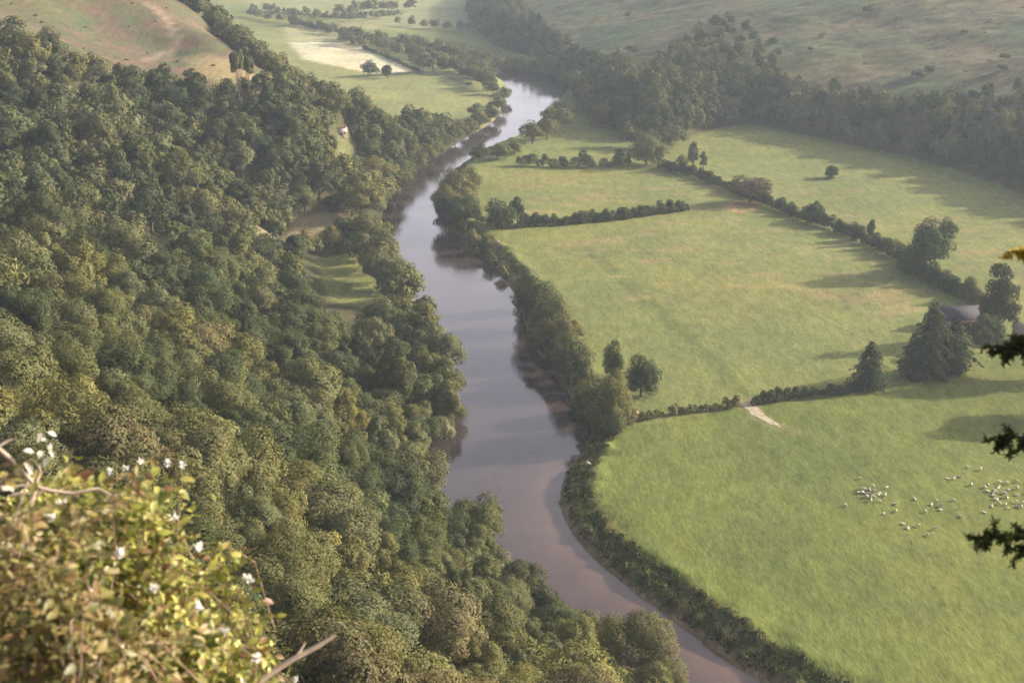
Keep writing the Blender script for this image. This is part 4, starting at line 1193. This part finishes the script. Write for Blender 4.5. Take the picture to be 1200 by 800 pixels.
# pale leaved stalk at the far left with a long bare stem
def stalk():
    base = px_pt(8, 640, 4.2); o = empty('dead_stalk', base); tag(o, 'pale bare stalk with whitish withered leaves at the left edge above the thicket', 'stalk')
    mb = MB(); D = 4.2
    A = [px_pt(*q, D) for q in [(-30,520),(0,527),(18,543),(34,560),(42,570),(60,575),(86,578),(115,572),(130,580),(160,580)]]
    mb.tube(A, np.linspace(.008, .003, len(A)), 5)
    for L in ([(-20,516),(-2,524),(6,518),(14,514)], [(42,570),(47,552),(45,545)], [(0,570),(24,569),(42,570)], [(10,582),(22,578),(36,578)], [(42,572),(30,610),(20,660)], [(8,640),(20,600),(34,560)]):
        q = [px_pt(*a, D + .02) for a in L]; mb.tube(q, np.linspace(.005, .003, len(q)), 5)
    mb.v = [q - base for q in mb.v]; obj('stems', mb.mesh('stems', [STEM_PALE], True), o)
    g = np.random.default_rng(9); P = []; Dd = []
    for px, py in [(50,508),(44,514),(56,506),(40,530),(46,536),(58,528),(50,532),(62,538),(36,552),(40,548),(12,566),(16,572),(2,572),(38,556),(55,536)]:
        P.append(px_pt(px, py, D)); Dd.append(g.normal(size=3) * [1, .5, .6])
    v, f = leaf_cloud(np.array(P), np.array(Dd), np.tile([0.3, -.5, 1.], (len(P), 1)), g.uniform(.024, .04, len(P)), g)
    obj('withered_leaves', mesh_np('withered_leaves', v - base, f, [BR_PALE], True), o)
stalk()
def dead_branch():
    base = px_pt(330, 790, 4.6); o = MB(); pts = [px_pt(*q, 4.6) for q in [(300,800),(322,785),(345,771),(372,757),(393,744)]]
    o.tube(pts, [.012, .010, .009, .008, .005], 6)
    q = [px_pt(*a, 4.6) for a in [(345,771),(352,762),(358,752)]]; o.tube(q, [.006, .004, .002], 5)
    o.v = [a - base for a in o.v]
    x = obj('dead_branch', o.mesh('dead_branch', [STEM_PALE], True), None, base); tag(x, 'bare grey twig sticking out at the right foot of the bramble bush', 'branch')
dead_branch()

# ------------------------------------------------------------------ conifer beside the camera, its branch tips enter at the right edge
def near_conifer():
    K_ = .68; D0 = 9.0 * K_
    tr = px_pt(1345, 420, D0); gz = float(zat(tr[0], tr[1]))
    base = np.array([tr[0], tr[1], gz]); o = empty('larch_tree', base)
    tag(o, 'dark out of focus larch whose branch tips hang in at the right edge', 'conifer')
    mb = MB(); top = 153.5
    mb.tube([(0, 0, -.5), (.03, 0, (top - gz) * .5), (0, .02, top - gz)], [.19, .13, .03], 10); obj('trunk', mb.mesh('trunk', [BARK], True), o)
    g = np.random.default_rng(3)
    green = mat_leaf('larch_needles', 'RGB', (.045, .062, .026), .3, .4, (1.2, 1.05, .7)); gold = mat_leaf('gold_needles', 'RGB', (.34, .24, .03), .45, .5, (1.1, 1, .7))
    wood = mat_plain('larch_twig', (.06, .045, .035), .9, 20, .3)
    def branch(pts, spread, n, mat, sub):
        n = int(n * 1.9)
        P = smooth_line([np.array(px_pt(q[0], q[1], q[2] * K_)) for q in pts], 2); bmb = MB(); bmb.tube(P, np.linspace(.014, .003, len(P)), 6)
        V_, F_, off = [], [], 0
        for i in range(sub):
            t = g.uniform(.12, 1); k = int(t * (len(P) - 1)); p = P[k]
            d = unit(np.array([-.5 + g.normal() * .5, g.normal() * .6, -.25 + g.normal() * .45])); l = spread * K_ * g.uniform(.4, 1.1)
            tw = np.array([p, p + d * l * .5 + [0, 0, .01], p + d * l + [0, 0, -.05 * l]]); bmb.tube(tw, [.004, .003, .0015], 4)
            s = g.uniform(0, 1, n)[:, None]; q = p + d * l * s; dd = unit(g.normal(size=(n, 3)) + d * .5)
            v, f = leaf_cloud(q, dd, g.normal(size=(n, 3)), g.uniform(.014, .032, n), g, .38)
            v2 = v
            V_.append(v2); F_.append(f + off); off += len(v2)
        bmb.v = [a - base for a in bmb.v]
        b = obj('branch', bmb.mesh('branch', [wood], True), o)
        obj('needles', mesh_np('needles', np.vstack(V_) - base, np.vstack(F_), [mat]), b)
    branch([(1345,300,9.0),(1280,290,8.8),(1225,290,8.6),(1178,296,8.5)], .13, 40, gold, 20)
    branch([(1345,395,9.0),(1290,390,8.8),(1230,398,8.6),(1182,408,8.5)], .16, 55, green, 42)
    branch([(1345,330,9.0),(1290,345,8.8),(1240,372,8.6),(1205,420,8.6)], .14, 45, green, 24)
    branch([(1345,500,9.0),(1290,500,8.8),(1235,508,8.6),(1178,514,8.5)], .14, 55, green, 34)
    branch([(1345,600,9.0),(1290,608,8.8),(1230,622,8.6),(1150,632,8.4)], .12, 50, green, 40)
    branch([(1345,640,9.0),(1290,630,8.8),(1240,636,8.7),(1196,640,8.6)], .14, 45, green, 18)
    branch([(1345,200,9.0),(1300,190,8.9),(1260,200,8.8),(1235,215,8.8)], .16, 40, green, 24)
near_conifer()

# ------------------------------------------------------------------ air
def haze():
    x0, x1, y0, y1, z0, z1 = -6001.5, 6001.5, -1501.5, 7001.5, float(GZ.min()) - 1.0, max(float(GZ.max()) + 14, 175.0)
    mb = MB(); mb.box(x0, x1, y0, y1, z0, z1)
    m, nt, out = newmat('haze_air')
    pv = N(nt, 'ShaderNodeVolumePrincipled'); pv.inputs['Color'].default_value = (.70, .82, 1.0, 1); pv.inputs['Density'].default_value = HAZE; pv.inputs['Anisotropy'].default_value = 0.25
    nt.links.new(pv.outputs[0], out.inputs['Volume'])
    tag(obj('haze', mb.mesh('haze', [m])), kind='stuff')
HAZE = 0.0001
haze()

# ------------------------------------------------------------------ light, camera
SUN_EL = R(21.5); SUN_AZ = math.atan2(0.30, 0.95)          # direction to the sun in plan: mostly +X, slightly beyond
sd_ = Vector((math.cos(SUN_EL) * math.cos(SUN_AZ), math.cos(SUN_EL) * math.sin(SUN_AZ), math.sin(SUN_EL)))
sl = bpy.data.lights.new('sun', 'SUN'); sl.energy = 5.0; sl.angle = R(0.7); sl.color = (1.0, 0.89, 0.74)
so = bpy.data.objects.new('sun', sl); COL.objects.link(so); so.rotation_euler = sd_.to_track_quat('Z', 'Y').to_euler(); so.location = (300, 100, 400)
wd = bpy.data.worlds.new('World'); scene.world = wd; wd.use_nodes = True
nt = wd.node_tree; nt.nodes.clear()
sky = nt.nodes.new('ShaderNodeTexSky'); sky.sky_type = 'NISHITA'; sky.sun_disc = False; sky.sun_elevation = SUN_EL
sky.sun_rotation = math.pi / 2 - SUN_AZ; sky.dust_density = 8.0; sky.air_density = 1.0
bg = nt.nodes.new('ShaderNodeBackground'); bg.inputs[1].default_value = 0.105
wo = nt.nodes.new('ShaderNodeOutputWorld'); tcw = nt.nodes.new('ShaderNodeTexCoord'); sx = nt.nodes.new('ShaderNodeSeparateXYZ'); nt.links.new(tcw.outputs['Generated'], sx.inputs[0])
mr = nt.nodes.new('ShaderNodeMapRange'); mr.interpolation_type = 'SMOOTHSTEP'; nt.links.new(sx.outputs['Z'], mr.inputs[0])
for i_, q_ in enumerate((0.0, 0.75, 1.0, 0.0)): mr.inputs[i_ + 1].default_value = q_
cn = nt.nodes.new('ShaderNodeTexNoise'); cn.inputs['Scale'].default_value = 2.2; cn.inputs['Detail'].default_value = 5
cm_ = nt.nodes.new('ShaderNodeMapping'); cm_.inputs['Scale'].default_value = (1, 1, 3); nt.links.new(tcw.outputs['Generated'], cm_.inputs[0]); nt.links.new(cm_.outputs[0], cn.inputs[0])
cr = nt.nodes.new('ShaderNodeMapRange'); nt.links.new(cn.outputs[0], cr.inputs[0])
for i_, q_ in enumerate((0.35, 0.65, 0.75, 1.25)): cr.inputs[i_ + 1].default_value = q_
mm = nt.nodes.new('ShaderNodeMath'); mm.operation = 'MULTIPLY'; nt.links.new(mr.outputs[0], mm.inputs[0]); nt.links.new(cr.outputs[0], mm.inputs[1])
ac = nt.nodes.new('ShaderNodeMix'); ac.data_type = 'RGBA'; ac.blend_type = 'ADD'; ac.inputs[7].default_value = (6.2, 5.7, 6.3, 1)   # bright hazy cloud veil low in the sky
nt.links.new(mm.outputs[0], ac.inputs[0]); nt.links.new(sky.outputs[0], ac.inputs[6]); nt.links.new(ac.outputs[2], bg.inputs[0]); nt.links.new(bg.outputs[0], wo.inputs[0])

cam = bpy.data.cameras.new('camera'); co_ = bpy.data.objects.new('camera', cam); COL.objects.link(co_)
co_.location = CAM; co_.rotation_euler = (R(90) - PITCH, 0, 0)
cam.sensor_width = 36; cam.lens = 36 * F / 1200; cam.clip_start = .1; cam.clip_end = 20000
cam.dof.use_dof = True; cam.dof.focus_distance = 420; cam.dof.aperture_fstop = 5.6
scene.camera = co_
scene.view_settings.view_transform = 'Standard'; scene.view_settings.look = 'None'; scene.view_settings.gamma = 1; scene.view_settings.use_curve_mapping = False
scene.view_settings.exposure = 1.1
cy = scene.cycles
cy.max_bounces = 5; cy.diffuse_bounces = 2; cy.glossy_bounces = 2; cy.transmission_bounces = 2; cy.transparent_max_bounces = 4; cy.volume_bounces = 1
cy.use_denoising = True; cy.filter_width = 1.55
cy.use_adaptive_sampling = True; cy.caustics_reflective = False; cy.caustics_refractive = False
